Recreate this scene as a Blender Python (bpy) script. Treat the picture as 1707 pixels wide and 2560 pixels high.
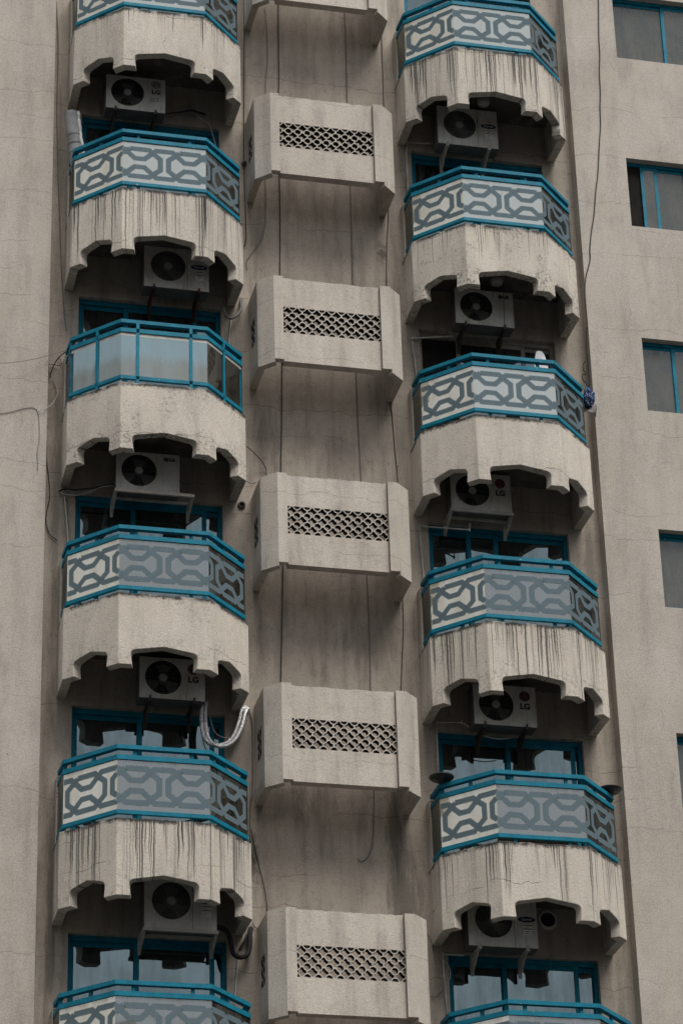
import bpy, bmesh, math, random
from mathutils import Vector, Matrix
for o in list(bpy.data.objects): bpy.data.objects.remove(o)
S = bpy.context.scene
COL = S.collection
R = math.radians
# ------------------------------------------------------------------ camera
def rotm(a, b, c):
    return (Matrix.Rotation(c, 3, 'Z') @ Matrix.Rotation(a, 3, 'X') @ Matrix.Rotation(b, 3, 'Z'))
CAMLOC = Vector((-8.319, -34.9945, -18.1181)); FPX = 7506.3
CAMROT = rotm(2.0637, -0.0308, -0.2397)
cam = bpy.data.cameras.new('camera'); camo = bpy.data.objects.new('camera', cam); COL.objects.link(camo)
cam.sensor_fit = 'HORIZONTAL'; cam.sensor_width = 36; cam.lens = FPX / 1707 * 36
cam.clip_start = .5; cam.clip_end = 3000
camo.matrix_world = Matrix.Translation(CAMLOC) @ CAMROT.to_4x4()
S.camera = camo
# ------------------------------------------------------------------ overcast sky and soft sun
SUN_EL, SUN_AZ = 62, 24           # degrees; azimuth measured from straight out of the facade towards its right end
W = bpy.data.worlds.new('World'); S.world = W; W.use_nodes = True
nt = W.node_tree; nt.nodes.clear()
sky = nt.nodes.new('ShaderNodeTexSky'); sky.sky_type = 'NISHITA'; sky.sun_disc = False
sky.sun_elevation = R(SUN_EL); sky.sun_rotation = R(180 - SUN_AZ)
sky.air_density = 1.0; sky.dust_density = 2.0; sky.ozone_density = 1.0
hs = nt.nodes.new('ShaderNodeHueSaturation'); hs.inputs['Saturation'].default_value = .22
cl = nt.nodes.new('ShaderNodeMix'); cl.data_type = 'RGBA'; cl.inputs[0].default_value = .7; cl.inputs[7].default_value = (5.6, 5.7, 5.8, 1)   # even cloud deck over the clear sky
bg = nt.nodes.new('ShaderNodeBackground'); bg.inputs['Strength'].default_value = .055
wo = nt.nodes.new('ShaderNodeOutputWorld')
nt.links.new(sky.outputs[0], hs.inputs['Color']); nt.links.new(hs.outputs[0], cl.inputs[6]); nt.links.new(cl.outputs[2], bg.inputs[0]); nt.links.new(bg.outputs[0], wo.inputs[0])
sun = bpy.data.lights.new('sun', 'SUN'); suno = bpy.data.objects.new('sun', sun); COL.objects.link(suno)
sun.energy = 1.5; sun.angle = R(38); sun.color = (1, .95, .88)
sd = Vector((math.sin(R(SUN_AZ)) * math.cos(R(SUN_EL)), -math.cos(R(SUN_AZ)) * math.cos(R(SUN_EL)), math.sin(R(SUN_EL))))
suno.rotation_euler = sd.to_track_quat('Z', 'Y').to_euler(); suno.location = sd * 60
vs = S.view_settings; vs.view_transform = 'Standard'; vs.look = 'None'; vs.exposure = 1.44; vs.gamma = 1
vs.use_curve_mapping = False
S.render.engine = 'CYCLES'
S.cycles.max_bounces = 7; S.cycles.diffuse_bounces = 3; S.cycles.glossy_bounces = 4; S.cycles.transparent_max_bounces = 12
# ------------------------------------------------------------------ photo pixel -> point on a known plane
def ray(x, y): return CAMROT @ Vector(((x - 853.5) / FPX, -(y - 1280) / FPX, -1))
def at(x, y, Y=0.0):
    d = ray(x, y); return CAMLOC + d * ((Y - CAMLOC.y) / d.y)
def atz(x, y, Z):
    d = ray(x, y); return CAMLOC + d * ((Z - CAMLOC.z) / d.z)
# ------------------------------------------------------------------ node helpers
class NT:
    def __init__(s, name):
        s.m = bpy.data.materials.new(name); s.m.use_nodes = True; s.t = s.m.node_tree; s.t.nodes.clear()
        s.out = s.t.nodes.new('ShaderNodeOutputMaterial')
    def n(s, ty, ins=None, **props):
        k = s.t.nodes.new('ShaderNode' + ty)
        for a, b in props.items(): setattr(k, a, b)
        for a, b in (ins or {}).items(): s.set(k.inputs[a], b)
        return k
    def set(s, sock, v):
        if isinstance(v, bpy.types.NodeSocket): s.t.links.new(v, sock)
        elif isinstance(v, bpy.types.Node): s.t.links.new(v.outputs[0], sock)
        else: sock.default_value = v
    def math(s, op, a, b=None, c=None, clamp=False):
        k = s.t.nodes.new('ShaderNodeMath'); k.operation = op; k.use_clamp = clamp
        for i, v in enumerate((a, b, c)):
            if v is not None: s.set(k.inputs[i], v)
        return k.outputs[0]
    def ramp(s, v, lo, hi, a=0.0, b=1.0, smooth=True):
        k = s.n('MapRange', {'Value': v, 'From Min': lo, 'From Max': hi, 'To Min': a, 'To Max': b}, interpolation_type='SMOOTHSTEP' if smooth else 'LINEAR')
        k.clamp = True; return k.outputs[0]
    def mix(s, f, a, b, blend='MIX'):
        k = s.t.nodes.new('ShaderNodeMix'); k.data_type = 'RGBA'; k.blend_type = blend
        s.set(k.inputs[0], f); s.set(k.inputs[6], a); s.set(k.inputs[7], b); return k.outputs[2]
    def noise(s, vec, scale, detail=3, rough=.55, dist=0):
        return s.n('TexNoise', {'Vector': vec, 'Scale': scale, 'Detail': detail, 'Roughness': rough, 'Distortion': dist}).outputs[0]
    def noise1(s, w, scale, detail=2, rough=.5):
        k = s.n('TexNoise', noise_dimensions='1D'); s.set(k.inputs['W'], w); k.inputs['Scale'].default_value = scale
        k.inputs['Detail'].default_value = detail; k.inputs['Roughness'].default_value = rough; return k.outputs[0]
    def scalev(s, v, sx, sy, sz):
        return s.n('VectorMath', {0: v, 1: (sx, sy, sz)}, operation='MULTIPLY').outputs[0]
    def bsdf(s, col, rough=.8, metal=0, bump=None, spec=.3):
        b = s.n('BsdfPrincipled', {'Base Color': col, 'Roughness': rough, 'Metallic': metal, 'Specular IOR Level': spec})
        if bump is not None: s.set(b.inputs['Normal'], bump)
        s.t.links.new(b.outputs[0], s.out.inputs[0]); return b
    def bump(s, h, strength=.3, dist=.01):
        return s.n('Bump', {'Height': h, 'Strength': strength, 'Distance': dist}).outputs[0]
def c4(r, g, b): return (r, g, b, 1)

def stucco(name, colA, colB, dirt=.35, crack=.6, uvdrip=False, dark_marks=()):
    m = NT(name); pos = m.n('NewGeometry').outputs['Position']
    big = m.noise(pos, .8, 4); mid = m.noise(m.scalev(pos, 2.6, 2.6, .35), 1.6, 5, .65); fine = m.noise(pos, 46, 3, .6); med = m.noise(pos, 9, 4, .65)
    col = m.mix(m.ramp(big, .35, .65), c4(*colA), c4(*colB))
    f = m.ramp(mid, .42, .74, 0, dirt); col = m.mix(f, col, c4(.085, .075, .065))
    f = m.ramp(med, .5, .8, 0, dirt * .8); col = m.mix(f, col, c4(.13, .115, .1))
    col = m.mix(1.0, col, m.n('CombineColor', {0: m.ramp(fine, .25, .75, .84, 1.12), 1: m.ramp(fine, .25, .75, .84, 1.12), 2: m.ramp(fine, .25, .75, .85, 1.11)}).outputs[0], 'MULTIPLY')
    patch = m.noise(m.scalev(pos, 1, 1, .6), 1.7, 5, .7, .6)
    col = m.mix(m.ramp(patch, .52, .6, 0, .3), col, m.mix(.5, c4(*[x * 1.12 for x in colA]), c4(.42, .36, .28)))
    col = m.mix(m.ramp(m.noise(m.scalev(pos, 1, 1, .22), 4.2, 4, .7), .54, .76, 0, .3), col, c4(*[x * .52 for x in colB]))
    # hairline cracks: wandering along the hidden block courses, with a few short verticals
    sx = m.n('SeparateXYZ', {0: pos}); hx = m.math('ADD', sx.outputs[0], sx.outputs[1])
    w1 = m.math('MULTIPLY', m.math('SUBTRACT', m.noise(m.scalev(pos, 1.1, 1.1, .5), 1.3, 5, .62), .5), .42)
    cz = m.math('MULTIPLY', m.math('ADD', sx.outputs[2], w1), 1 / .43)
    fr = m.math('MULTIPLY', m.math('ABSOLUTE', m.math('SUBTRACT', m.math('FRACT', cz), .5)), .43)
    row = m.n('TexWhiteNoise', noise_dimensions='1D'); m.set(row.inputs['W'], m.math('FLOOR', cz))
    gate = m.ramp(m.math('ADD', m.noise(m.scalev(pos, 1, 1, 2.4), .85, 3, .6), m.math('MULTIPLY', m.math('SUBTRACT', row.outputs['Value'], .5), .3)), .5, .6)
    lh = m.math('MULTIPLY', m.ramp(fr, .0012, .0065, 1, 0), gate)
    cx = m.math('MULTIPLY', m.math('ADD', hx, m.math('MULTIPLY', m.math('SUBTRACT', m.noise(m.scalev(pos, .6, .6, 1.6), 1.6, 5, .65), .5), .5)), 1 / .8)
    fv = m.math('MULTIPLY', m.math('ABSOLUTE', m.math('SUBTRACT', m.math('FRACT', cx), .5)), .8)
    lv = m.math('MULTIPLY', m.ramp(fv, .001, .0055, 1, 0), m.ramp(m.noise(pos, 1.9, 3, .6), .585, .64))
    line = m.math('MAXIMUM', lh, lv)
    col = m.mix(m.math('MULTIPLY', line, crack), col, c4(.07, .06, .052))
    for (px_, pz_, rx_, rz_, amt_, vs_) in dark_marks:      # mould and soot patches, and darker strips near the corners, at set places
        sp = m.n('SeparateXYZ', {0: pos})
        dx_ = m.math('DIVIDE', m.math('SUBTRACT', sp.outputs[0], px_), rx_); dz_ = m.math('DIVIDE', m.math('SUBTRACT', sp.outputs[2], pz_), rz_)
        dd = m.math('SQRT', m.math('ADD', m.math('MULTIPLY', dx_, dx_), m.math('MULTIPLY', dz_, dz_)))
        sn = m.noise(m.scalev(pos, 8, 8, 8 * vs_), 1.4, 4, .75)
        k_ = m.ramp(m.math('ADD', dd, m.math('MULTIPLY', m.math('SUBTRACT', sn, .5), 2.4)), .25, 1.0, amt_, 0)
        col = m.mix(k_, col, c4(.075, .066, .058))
    pits = m.ramp(m.noise(pos, 19, 2), .71, .77, 0, .55)
    col = m.mix(pits, col, c4(.1, .09, .08))
    if uvdrip:
        oi = m.n('ObjectInfo'); oc = m.n('SeparateColor', {0: oi.outputs['Color']})
        seed, amt, mild = oc.outputs[0], oc.outputs[1], oc.outputs[2]
        uv = m.n('SeparateXYZ', {0: m.n('UVMap').outputs[0]}); u, t = uv.outputs[0], uv.outputs[1]
        wv = m.n('CombineXYZ', {0: m.math('MULTIPLY', u, 5.0), 1: m.math('MULTIPLY', t, 4.5), 2: m.math('MULTIPLY', seed, 37.0)}).outputs[0]
        wob = m.math('MULTIPLY', m.math('SUBTRACT', m.noise(wv, 1.0, 3), 0.5), .03)
        us = m.math('ADD', m.math('ADD', u, m.math('MULTIPLY', seed, 91.0)), wob)
        clump = m.noise1(us, 2.3, 2)
        thr = m.ramp(clump, .36, .62, .78, .56)
        thr = m.math('SUBTRACT', thr, m.math('MULTIPLY', m.math('SUBTRACT', amt, .42), .2))
        ln = m.noise1(us, 42.0, 1.5, .6)
        lmask = m.ramp(m.math('SUBTRACT', ln, thr), 0, m.ramp(m.noise1(m.math('ADD', us, 3.3), 6.0, 2), .35, .65, .018, .06))
        L = m.math('MULTIPLY', m.ramp(m.noise1(m.math('ADD', us, 13.7), 7.0, 3, .8), .3, .72, .03, 1.25), m.ramp(amt, 0, 1, .12, 1.15))
        lmask = m.math('MULTIPLY', lmask, m.ramp(m.math('SUBTRACT', L, t), -.03, .3))
        # widen to a grey wash near the lip
        wash = m.math('MULTIPLY', m.ramp(m.noise1(us, 9.0, 3, .7), .5, .75), m.ramp(m.math('SUBTRACT', m.math('MULTIPLY', L, .7), t), -.05, .3))
        col = m.mix(m.math('MULTIPLY', wash, m.math('MULTIPLY', amt, .6)), col, c4(.12, .115, .105))
        tone = m.ramp(m.noise1(m.math('ADD', us, 5.1), 11.0, 2), .3, .7, .66, 1.0)
        soft = m.math('MULTIPLY', m.ramp(m.noise1(m.math('ADD', us, 31.3), 15.0, 2, .6), .54, .74), m.ramp(m.math('SUBTRACT', m.math('MULTIPLY', L, .95), t), -.12, .5))
        col = m.mix(m.math('MULTIPLY', soft, m.math('MULTIPLY', amt, .62)), col, c4(.1, .1, .094))
        col = m.mix(m.math('MULTIPLY', m.math('MULTIPLY', lmask, tone), m.ramp(t, .0, .9, 1.0, .8)), col, c4(.03, .03, .031))
        mn = m.noise(pos, 26, 4, .75); mg = m.noise(pos, 3.1, 3, .6)
        bot = m.ramp(t, .55, .95, 0, .28)
        mil = m.math('MULTIPLY', m.ramp(mn, .5, .62), m.ramp(m.math('ADD', m.math('ADD', mg, bot), m.ramp(t, .05, .25, .12, 0)), .5, .68))
        col = m.mix(m.math('MULTIPLY', m.math('MULTIPLY', mil, mild), .75), col, c4(.06, .055, .05))
        dust = m.ramp(m.noise(m.scalev(pos, 5, 5, .9), 1.5, 4, .7), .45, .7, 0, 1)
        col = m.mix(m.math('MULTIPLY', m.math('MULTIPLY', dust, m.ramp(t, .35, .9, .08, .42)), m.ramp(mild, .2, 1, .5, 1)), col, c4(.14, .125, .11))
        lip = m.math('MULTIPLY', m.ramp(m.math('ADD', t, m.math('MULTIPLY', m.math('SUBTRACT', mn, .5), .16)), .02, .075, 1, 0), m.ramp(m.noise(pos, 4.5, 3), .36, .52, .2, .97))
        col = m.mix(lip, col, c4(.04, .038, .035))
    m.bsdf(col, .92, 0, m.bump(m.noise(pos, 55, 3, .75), .5, .014), .2)
    return m.m

M = {}
M['wall'] = stucco('stucco_wing', (.46, .425, .385), (.4, .365, .325), .2, .5)
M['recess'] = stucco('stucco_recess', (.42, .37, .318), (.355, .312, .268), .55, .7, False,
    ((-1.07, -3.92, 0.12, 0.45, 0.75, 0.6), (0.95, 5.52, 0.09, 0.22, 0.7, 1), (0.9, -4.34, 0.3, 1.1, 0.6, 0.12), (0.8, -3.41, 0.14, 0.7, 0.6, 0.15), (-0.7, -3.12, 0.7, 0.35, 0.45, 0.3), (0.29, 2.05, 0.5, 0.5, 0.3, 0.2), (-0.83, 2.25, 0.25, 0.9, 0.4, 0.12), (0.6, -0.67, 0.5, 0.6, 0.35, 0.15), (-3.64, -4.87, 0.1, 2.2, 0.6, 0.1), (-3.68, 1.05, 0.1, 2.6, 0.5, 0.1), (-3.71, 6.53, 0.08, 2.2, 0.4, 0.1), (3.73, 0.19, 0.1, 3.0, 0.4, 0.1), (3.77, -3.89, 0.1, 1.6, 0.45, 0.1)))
M['ledge'] = stucco('stucco_ledge', (.52, .48, .43), (.455, .415, .37), .34, .45)
M['parapet'] = stucco('stucco_parapet', (.575, .53, .468), (.51, .47, .415), .2, .85, True)
M['screen_dark'] = None
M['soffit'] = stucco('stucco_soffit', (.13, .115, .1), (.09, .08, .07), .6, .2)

def painted(name, col, rough=.42, wear=.5, chip=(.45, .45, .43), spec=.4):
    m = NT(name); pos = m.n('NewGeometry').outputs['Position']
    n = m.noise(pos, 7, 4, .6); k = m.noise(pos, 38, 3, .6)
    c = m.mix(m.ramp(n, .3, .7), c4(*col), c4(*[x * .72 for x in col]))
    c = m.mix(m.ramp(k, .52, .8, 0, wear * .55), c, c4(.09, .085, .08))
    c = m.mix(m.ramp(m.noise(pos, 16, 2), .735, .75, 0, wear), c, c4(*chip))
    m.bsdf(c, m.ramp(k, .2, .8, rough - .08, rough + .2), 0, m.bump(k, .12, .004), spec); return m.m
M['teal'] = painted('teal_paint', (.0, .17, .262), .5, .55, (.42, .44, .43), .18)
M['screen_dark'] = painted('dark_green_shaded_reveal', (.02, .03, .03), .9, .3, (.05, .05, .05))  # hole sides of the screen blocks: their shade put into dark green colour
M['greyframe'] = painted('bare_aluminium_frame', (.3, .27, .23), .5, .5, (.2, .18, .16))
def casing_mat():
    m = NT('condenser_casing'); pos = m.n('NewGeometry').outputs['Position']
    st = m.noise(m.scalev(pos, 9, 9, 1.1), 1.6, 4, .7); bl = m.noise(pos, 3.4, 4, .6); k = m.noise(pos, 34, 3, .65)
    c = m.mix(m.ramp(bl, .35, .65), c4(.55, .55, .53), c4(.46, .45, .41))
    c = m.mix(m.ramp(st, .48, .74, 0, .6), c, c4(.17, .155, .135))
    c = m.mix(m.ramp(k, .62, .72, 0, .5), c, c4(.2, .15, .1))
    m.bsdf(c, .5, 0, m.bump(k, .1, .004), .35); return m.m
M['casing'] = casing_mat()
M['darkmetal'] = painted('dark_bracket_metal', (.055, .045, .042), .6, .6, (.2, .1, .06))
M['galv'] = painted('galvanised_angle_iron', (.46, .45, .42), .5, .8, (.2, .17, .14))
M['rust'] = painted('rusty_white_angle_iron', (.68, .62, .55), .6, .9, (.14, .06, .03))
M['redbracket'] = painted('red_oxide_bracket', (.06, .02, .018), .7, .5, (.14, .06, .05))
M['whitepipe'] = painted('white_pvc_pipe', (.6, .58, .54), .5, .4, (.3, .28, .25))
M['cable'] = painted('black_cable', (.02, .02, .02), .6, .1)
M['greycable'] = painted('grey_cable', (.16, .15, .145), .6, .2)
M['palecable'] = painted('pale_cable', (.45, .43, .4), .6, .2)
M['foam'] = painted('black_foam_hose', (.015, .015, .016), .8, .2, (.1, .1, .1))
M['fan'] = painted('fan_plastic', (.12, .12, .122), .5, .5, (.16, .15, .14))
M['grille'] = painted('grille_wire', (.2, .2, .2), .5, .2, (.1, .1, .1))
M['street_glass'] = painted('street_window_glass', (.03, .035, .04), .15, .1, (.05, .05, .05))
M['screen_mesh'] = painted('dark_mesh_panel', (.022, .021, .02), .95, .2, (.04, .04, .04), .05)
M['hub'] = painted('hub_plastic', (.34, .34, .33), .5, .3, (.2, .2, .2))
M['void'] = painted('dark_cavity', (.012, .012, .012), .8, .1, (.02, .02, .02))
M['room'] = painted('dim_room', (.07, .06, .052), .9, .2, (.08, .08, .07))
M['black'] = painted('black_plastic', (.012, .012, .013), .35, .3, (.06, .06, .06))
M['white'] = painted('white_enamel', (.62, .62, .66), .5, .2, (.4, .4, .4))
M['label'] = painted('pale_label', (.8, .8, .77), .6, .2, (.4, .4, .4))
M['blue'] = painted('navy_badge', (.012, .018, .1), .4, .2, (.02, .02, .1))
M['redlogo'] = painted('dark_red_badge', (.14, .012, .022), .4, .3, (.1, .02, .03))
M['ink'] = painted('black_ink', (.02, .02, .02), .7, .2, (.06, .06, .06))
M['pencil'] = painted('pencil_mark', (.2, .2, .2), .8, .3, (.4, .4, .4))
M['grey_roll'] = painted('grey_mat', (.24, .245, .25), .85, .7, (.34, .34, .34))
M['tape'] = painted('white_torn_edge', (.6, .6, .58), .8, .5, (.3, .3, .3))
M['lampglass'] = painted('dusty_lamp_glass', (.4, .39, .36), .5, .4, (.2, .2, .2))
M['purple'] = painted('purple_cloth', (.16, .11, .24), .9, .1, (.2, .15, .3))
M['redcloth'] = painted('red_cloth', (.2, .02, .03), .9, .2, (.3, .2, .2))
M['greycloth'] = painted('grey_cloth', (.24, .23, .22), .9, .2, (.2, .2, .2))
M['ply'] = painted('weathered_board', (.22, .19, .17), .9, .5, (.14, .12, .1))
def floral():
    m = NT('floral_cloth'); pos = m.n('NewGeometry').outputs['Position']
    v = m.n('TexVoronoi', {'Vector': pos, 'Scale': 42.0})
    c = m.mix(m.ramp(v.outputs['Distance'], .25, .38, 1, 0), c4(.012, .03, .085), m.mix(m.n('SeparateColor', {0: v.outputs['Color']}).outputs[0], c4(.5, .3, .4), c4(.12, .42, .62)))
    m.bsdf(c, .9); return m.m
M['floral'] = floral()
def foil():
    m = NT('foil_insulation'); pos = m.n('NewGeometry').outputs['Position']
    n = m.noise(pos, 45, 3, .7)
    m.bsdf(m.mix(m.ramp(n, .4, .7), c4(.62, .62, .64), c4(.3, .3, .31)), .34, .75, m.bump(n, .8, .02)); return m.m
M['foil'] = foil()
def ground_mat():
    m = NT('dusty_asphalt'); pos = m.n('NewGeometry').outputs['Position']
    n = m.noise(pos, .15, 5); f = m.noise(pos, 30, 3)
    m.bsdf(m.mix(m.ramp(n, .3, .7), c4(.032, .031, .029), c4(.055, .051, .046)), .9, 0, m.bump(f, .3, .01)); return m.m
M['ground'] = ground_mat()
def curtain(name, a, b):
    m = NT(name); pos = m.n('NewGeometry').outputs['Position']
    n = m.noise(m.scalev(pos, 9, 9, .6), 1.5, 3)
    m.bsdf(m.mix(n, c4(*a), c4(*b)), .95); return m.m
M['curtain'] = curtain('brown_curtain', (.13, .11, .095), (.05, .042, .038))
M['paleblind'] = curtain('pale_blind', (.36, .36, .34), (.22, .22, .21))

def glass(name, tint, refl, dirtcol, dlo, dhi, trans=(.62, .68, .68), rough=.02, vscale=.5, grime=0):
    """reflective solar glass with a film of dust: mirror part, see-through part, dust part"""
    m = NT(name); pos = m.n('NewGeometry').outputs['Position']; oi = m.n('ObjectInfo').outputs['Random']
    pv = m.n('VectorMath', {0: m.scalev(pos, 3.0, 3.0, vscale), 1: m.n('CombineXYZ', {0: m.math('MULTIPLY', oi, 50.0)}).outputs[0]}, operation='ADD').outputs[0]
    st = m.noise(pv, 2.6, 5, .7); bl = m.noise(pos, 2.1, 3)
    wav = m.noise(pos, 1.4, 2)
    nb = m.bump(wav, .05, .05)
    fres = m.n('LayerWeight', {'Blend': .35}).outputs['Fresnel']
    g = m.n('BsdfGlossy', {'Color': c4(*tint), 'Roughness': rough, 'Normal': nb})
    t = m.n('BsdfTransparent', {'Color': c4(*trans)})
    a = m.n('MixShader', {0: m.math('ADD', fres, refl, clamp=True), 1: t.outputs[0], 2: g.outputs[0]})
    d = m.n('BsdfDiffuse', {'Color': m.mix(st, c4(*dirtcol), c4(*[x * .55 for x in dirtcol]))})
    f = m.ramp(m.math('ADD', m.math('MULTIPLY', st, .7), m.math('MULTIPLY', bl, .3)), .36, .66, dlo, dhi)
    if grime:
        gz = m.n('SeparateXYZ', {0: m.n('TexCoord').outputs['Generated']}).outputs[2]
        e = m.math('ADD', gz, m.math('MULTIPLY', m.math('SUBTRACT', m.noise(pv, 4.0, 4, .7), .5), .5))
        f = m.math('ADD', m.math('MULTIPLY', f, .45), m.ramp(e, .3, .62, grime, 0), clamp=True)
    o = m.n('MixShader', {0: f, 1: a.outputs[0], 2: d.outputs[0]})
    m.t.links.new(o.outputs[0], m.out.inputs[0]); return m.m
M['glass_cream'] = glass('glass_film_sky_bright', (.9, .88, .8), .6, (.7, .67, .56), .3, .75, (.16, .18, .18))  # warm dust film; the bright sky reflection is put into its colour too
M['glass_cool'] = glass('glass_film_cool', (.76, .82, .82), .48, (.55, .58, .56), .3, .65, (.3, .35, .36))
M['glass_grey'] = glass('glass_film_grey', (.64, .7, .73), .27, (.31, .33, .335), .2, .62, (.38, .44, .47))
M['glass_side'] = glass('glass_film_dark_reflection', (.6, .64, .62), .06, (.2, .19, .165), .05, .3, (.4, .41, .39))  # less film and mirror; the dark reflection of these faces put into colour
M['glass_plain'] = glass('glass_plain_blue', (.55, .74, .8), .4, (.3, .315, .3), .08, .55, (.3, .36, .38), .02, .25, .62)
M['glass_door'] = glass('glass_door', (.5, .66, .72), .26, (.1, .095, .09), .1, .4, (.3, .33, .35), .01)
M['glass_window'] = glass('glass_window_dusty', (.55, .63, .65), .1, (.22, .215, .2), .22, .72, (.3, .32, .33), .05)
def band():
    m = NT('etched_band'); pos = m.n('NewGeometry').outputs['Position']
    n = m.noise(m.scalev(pos, 4, 4, 1), 3, 4)
    c = m.mix(n, c4(.185, .25, .285), c4(.15, .2, .228))
    d = m.n('BsdfDiffuse', {'Color': c}); tr = m.n('BsdfTranslucent', {'Color': c}); tp = m.n('BsdfTransparent', {'Color': c4(.7, .78, .8)})
    a = m.n('MixShader', {0: .25, 1: d.outputs[0], 2: tr.outputs[0]}); b = m.n('MixShader', {0: .14, 1: a.outputs[0], 2: tp.outputs[0]})
    m.t.links.new(b.outputs[0], m.out.inputs[0]); return m.m
M['band'] = band()
# ------------------------------------------------------------------ mesh helpers
class MB:
    def __init__(s): s.v = []; s.f = []; s.uv = {}; s.mi = []
    def face(s, pts, uv=None, mi=0):
        i = len(s.v); s.v += [tuple(p) for p in pts]; s.f.append(tuple(range(i, i + len(pts)))); s.mi.append(mi)
        if uv: s.uv[len(s.f) - 1] = uv
    def box(s, a, b):
        x0, y0, z0 = a; x1, y1, z1 = b
        i = len(s.v); s.v += [(x, y, z) for z in (z0, z1) for y in (y0, y1) for x in (x0, x1)]
        for q in ((0, 2, 3, 1), (4, 5, 7, 6), (0, 1, 5, 4), (2, 6, 7, 3), (0, 4, 6, 2), (1, 3, 7, 5)):
            s.f.append(tuple(i + k for k in q)); s.mi.append(0)
        return s
    def bar(s, a, b, w, h, up=(0, 0, 1)):
        a, b = Vector(a), Vector(b); d = (b - a).normalized(); u = Vector(up); r = d.cross(u)
        if r.length < 1e-4: r = d.cross(Vector((1, 0, 0)))
        r.normalize(); u = r.cross(d)
        i = len(s.v)
        for p in (a, b):
            for sx, sy in ((-1, -1), (1, -1), (1, 1), (-1, 1)): s.v.append(tuple(p + r * (sx * w / 2) + u * (sy * h / 2)))
        for q in ((3, 2, 1, 0), (4, 5, 6, 7), (0, 1, 5, 4), (1, 2, 6, 5), (2, 3, 7, 6), (3, 0, 4, 7)):
            s.f.append(tuple(i + k for k in q)); s.mi.append(0)
        return s
    def tube(s, pts, r, n=6, cap=True):
        pts = [Vector(p) for p in pts]; rs = r if isinstance(r, (list, tuple)) else [r] * len(pts)
        i0 = len(s.v); ref = Vector((.31, -.87, .23))
        for k, p in enumerate(pts):
            d = (pts[min(k + 1, len(pts) - 1)] - pts[max(k - 1, 0)]).normalized()
            a = d.cross(ref)
            if a.length < .05: a = d.cross(Vector((1, 0, 0)))
            a.normalize(); b = d.cross(a)
            for j in range(n):
                t = 2 * math.pi * j / n; s.v.append(tuple(p + (a * math.cos(t) + b * math.sin(t)) * rs[k]))
        for k in range(len(pts) - 1):
            for j in range(n):
                q = (i0 + k * n + j, i0 + k * n + (j + 1) % n, i0 + (k + 1) * n + (j + 1) % n, i0 + (k + 1) * n + j)
                s.f.append(q); s.mi.append(0)
        if cap:
            s.f.append(tuple(i0 + j for j in range(n))); s.mi.append(0)
            e = i0 + (len(pts) - 1) * n; s.f.append(tuple(e + n - 1 - j for j in range(n))); s.mi.append(0)
        return s
    def lathe(s, prof, c=(0, 0, 0), n=24, axis='z'):
        i0 = len(s.v)
        for r, h in prof:
            for j in range(n):
                t = 2 * math.pi * j / n; a, b = r * math.cos(t), r * math.sin(t)
                p = (a, b, h) if axis == 'z' else (a, h, b)
                s.v.append((p[0] + c[0], p[1] + c[1], p[2] + c[2]))
        for k in range(len(prof) - 1):
            for j in range(n):
                s.f.append((i0 + k * n + j, i0 + k * n + (j + 1) % n, i0 + (k + 1) * n + (j + 1) % n, i0 + (k + 1) * n + j)); s.mi.append(0)
        return s
    def prism(s, poly, y0, y1, side=0):
        """polygon in (x,z) extruded along y"""
        n = len(poly); i = len(s.v)
        s.v += [(x, y0, z) for x, z in poly] + [(x, y1, z) for x, z in poly]
        s.f.append(tuple(range(i, i + n))); s.f.append(tuple(range(i + 2 * n - 1, i + n - 1, -1))); s.mi += [0, 0]
        for k in range(n):
            s.f.append((i + k, i + n + k, i + n + (k + 1) % n, i + (k + 1) % n)); s.mi.append(side)
        return s
    def mesh(s, name, mats, smooth=False):
        me = bpy.data.meshes.new(name); me.from_pydata(s.v, [], s.f)
        for mt in (mats if isinstance(mats, (list, tuple)) else [mats]): me.materials.append(M[mt] if isinstance(mt, str) else mt)
        for p, k in zip(me.polygons, s.mi): p.material_index = k
        if s.uv:
            ul = me.uv_layers.new(name='UVMap')
            for fi, uvs in s.uv.items():
                for li, w in zip(me.polygons[fi].loop_indices, uvs): ul.data[li].uv = w
        bm = bmesh.new(); bm.from_mesh(me); bmesh.ops.recalc_face_normals(bm, faces=bm.faces[:]); bm.to_mesh(me); bm.free()
        if smooth:
            for p in me.polygons: p.use_smooth = True
        me.update(); return me
    def build(s, name, mats, parent=None, smooth=False): return link(name, s.mesh(name, mats, smooth), parent)
def link(name, me, parent=None):
    o = bpy.data.objects.new(name, me); COL.objects.link(o)
    if parent is not None: o.parent = parent
    return o
def tag(o, label, cat, group=None):
    o['label'] = label; o['category'] = cat
    if group: o['group'] = group
    return o
def thing(name, loc, label, cat, group=None):
    o = bpy.data.objects.new(name, None); COL.objects.link(o); o.location = loc; o.empty_display_size = .1
    return tag(o, label, cat, group)
def bevel(o, w=.006, seg=1):
    b = o.modifiers.new('bevel', 'BEVEL'); b.width = w; b.segments = seg; b.limit_method = 'ANGLE'; b.angle_limit = R(35); return o
def spline(pts, sub=5):
    P = [Vector(p) for p in pts]; out = []
    for i in range(len(P) - 1):
        a, b, c, d = P[max(i - 1, 0)], P[i], P[i + 1], P[min(i + 2, len(P) - 1)]
        for k in range(sub):
            t = k / sub
            out.append(.5 * ((2 * b) + (c - a) * t + (2 * a - 5 * b + 4 * c - d) * t * t + (3 * b - a - 3 * c + d) * t ** 3))
    return out + [P[-1]]
_tx = {}
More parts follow.
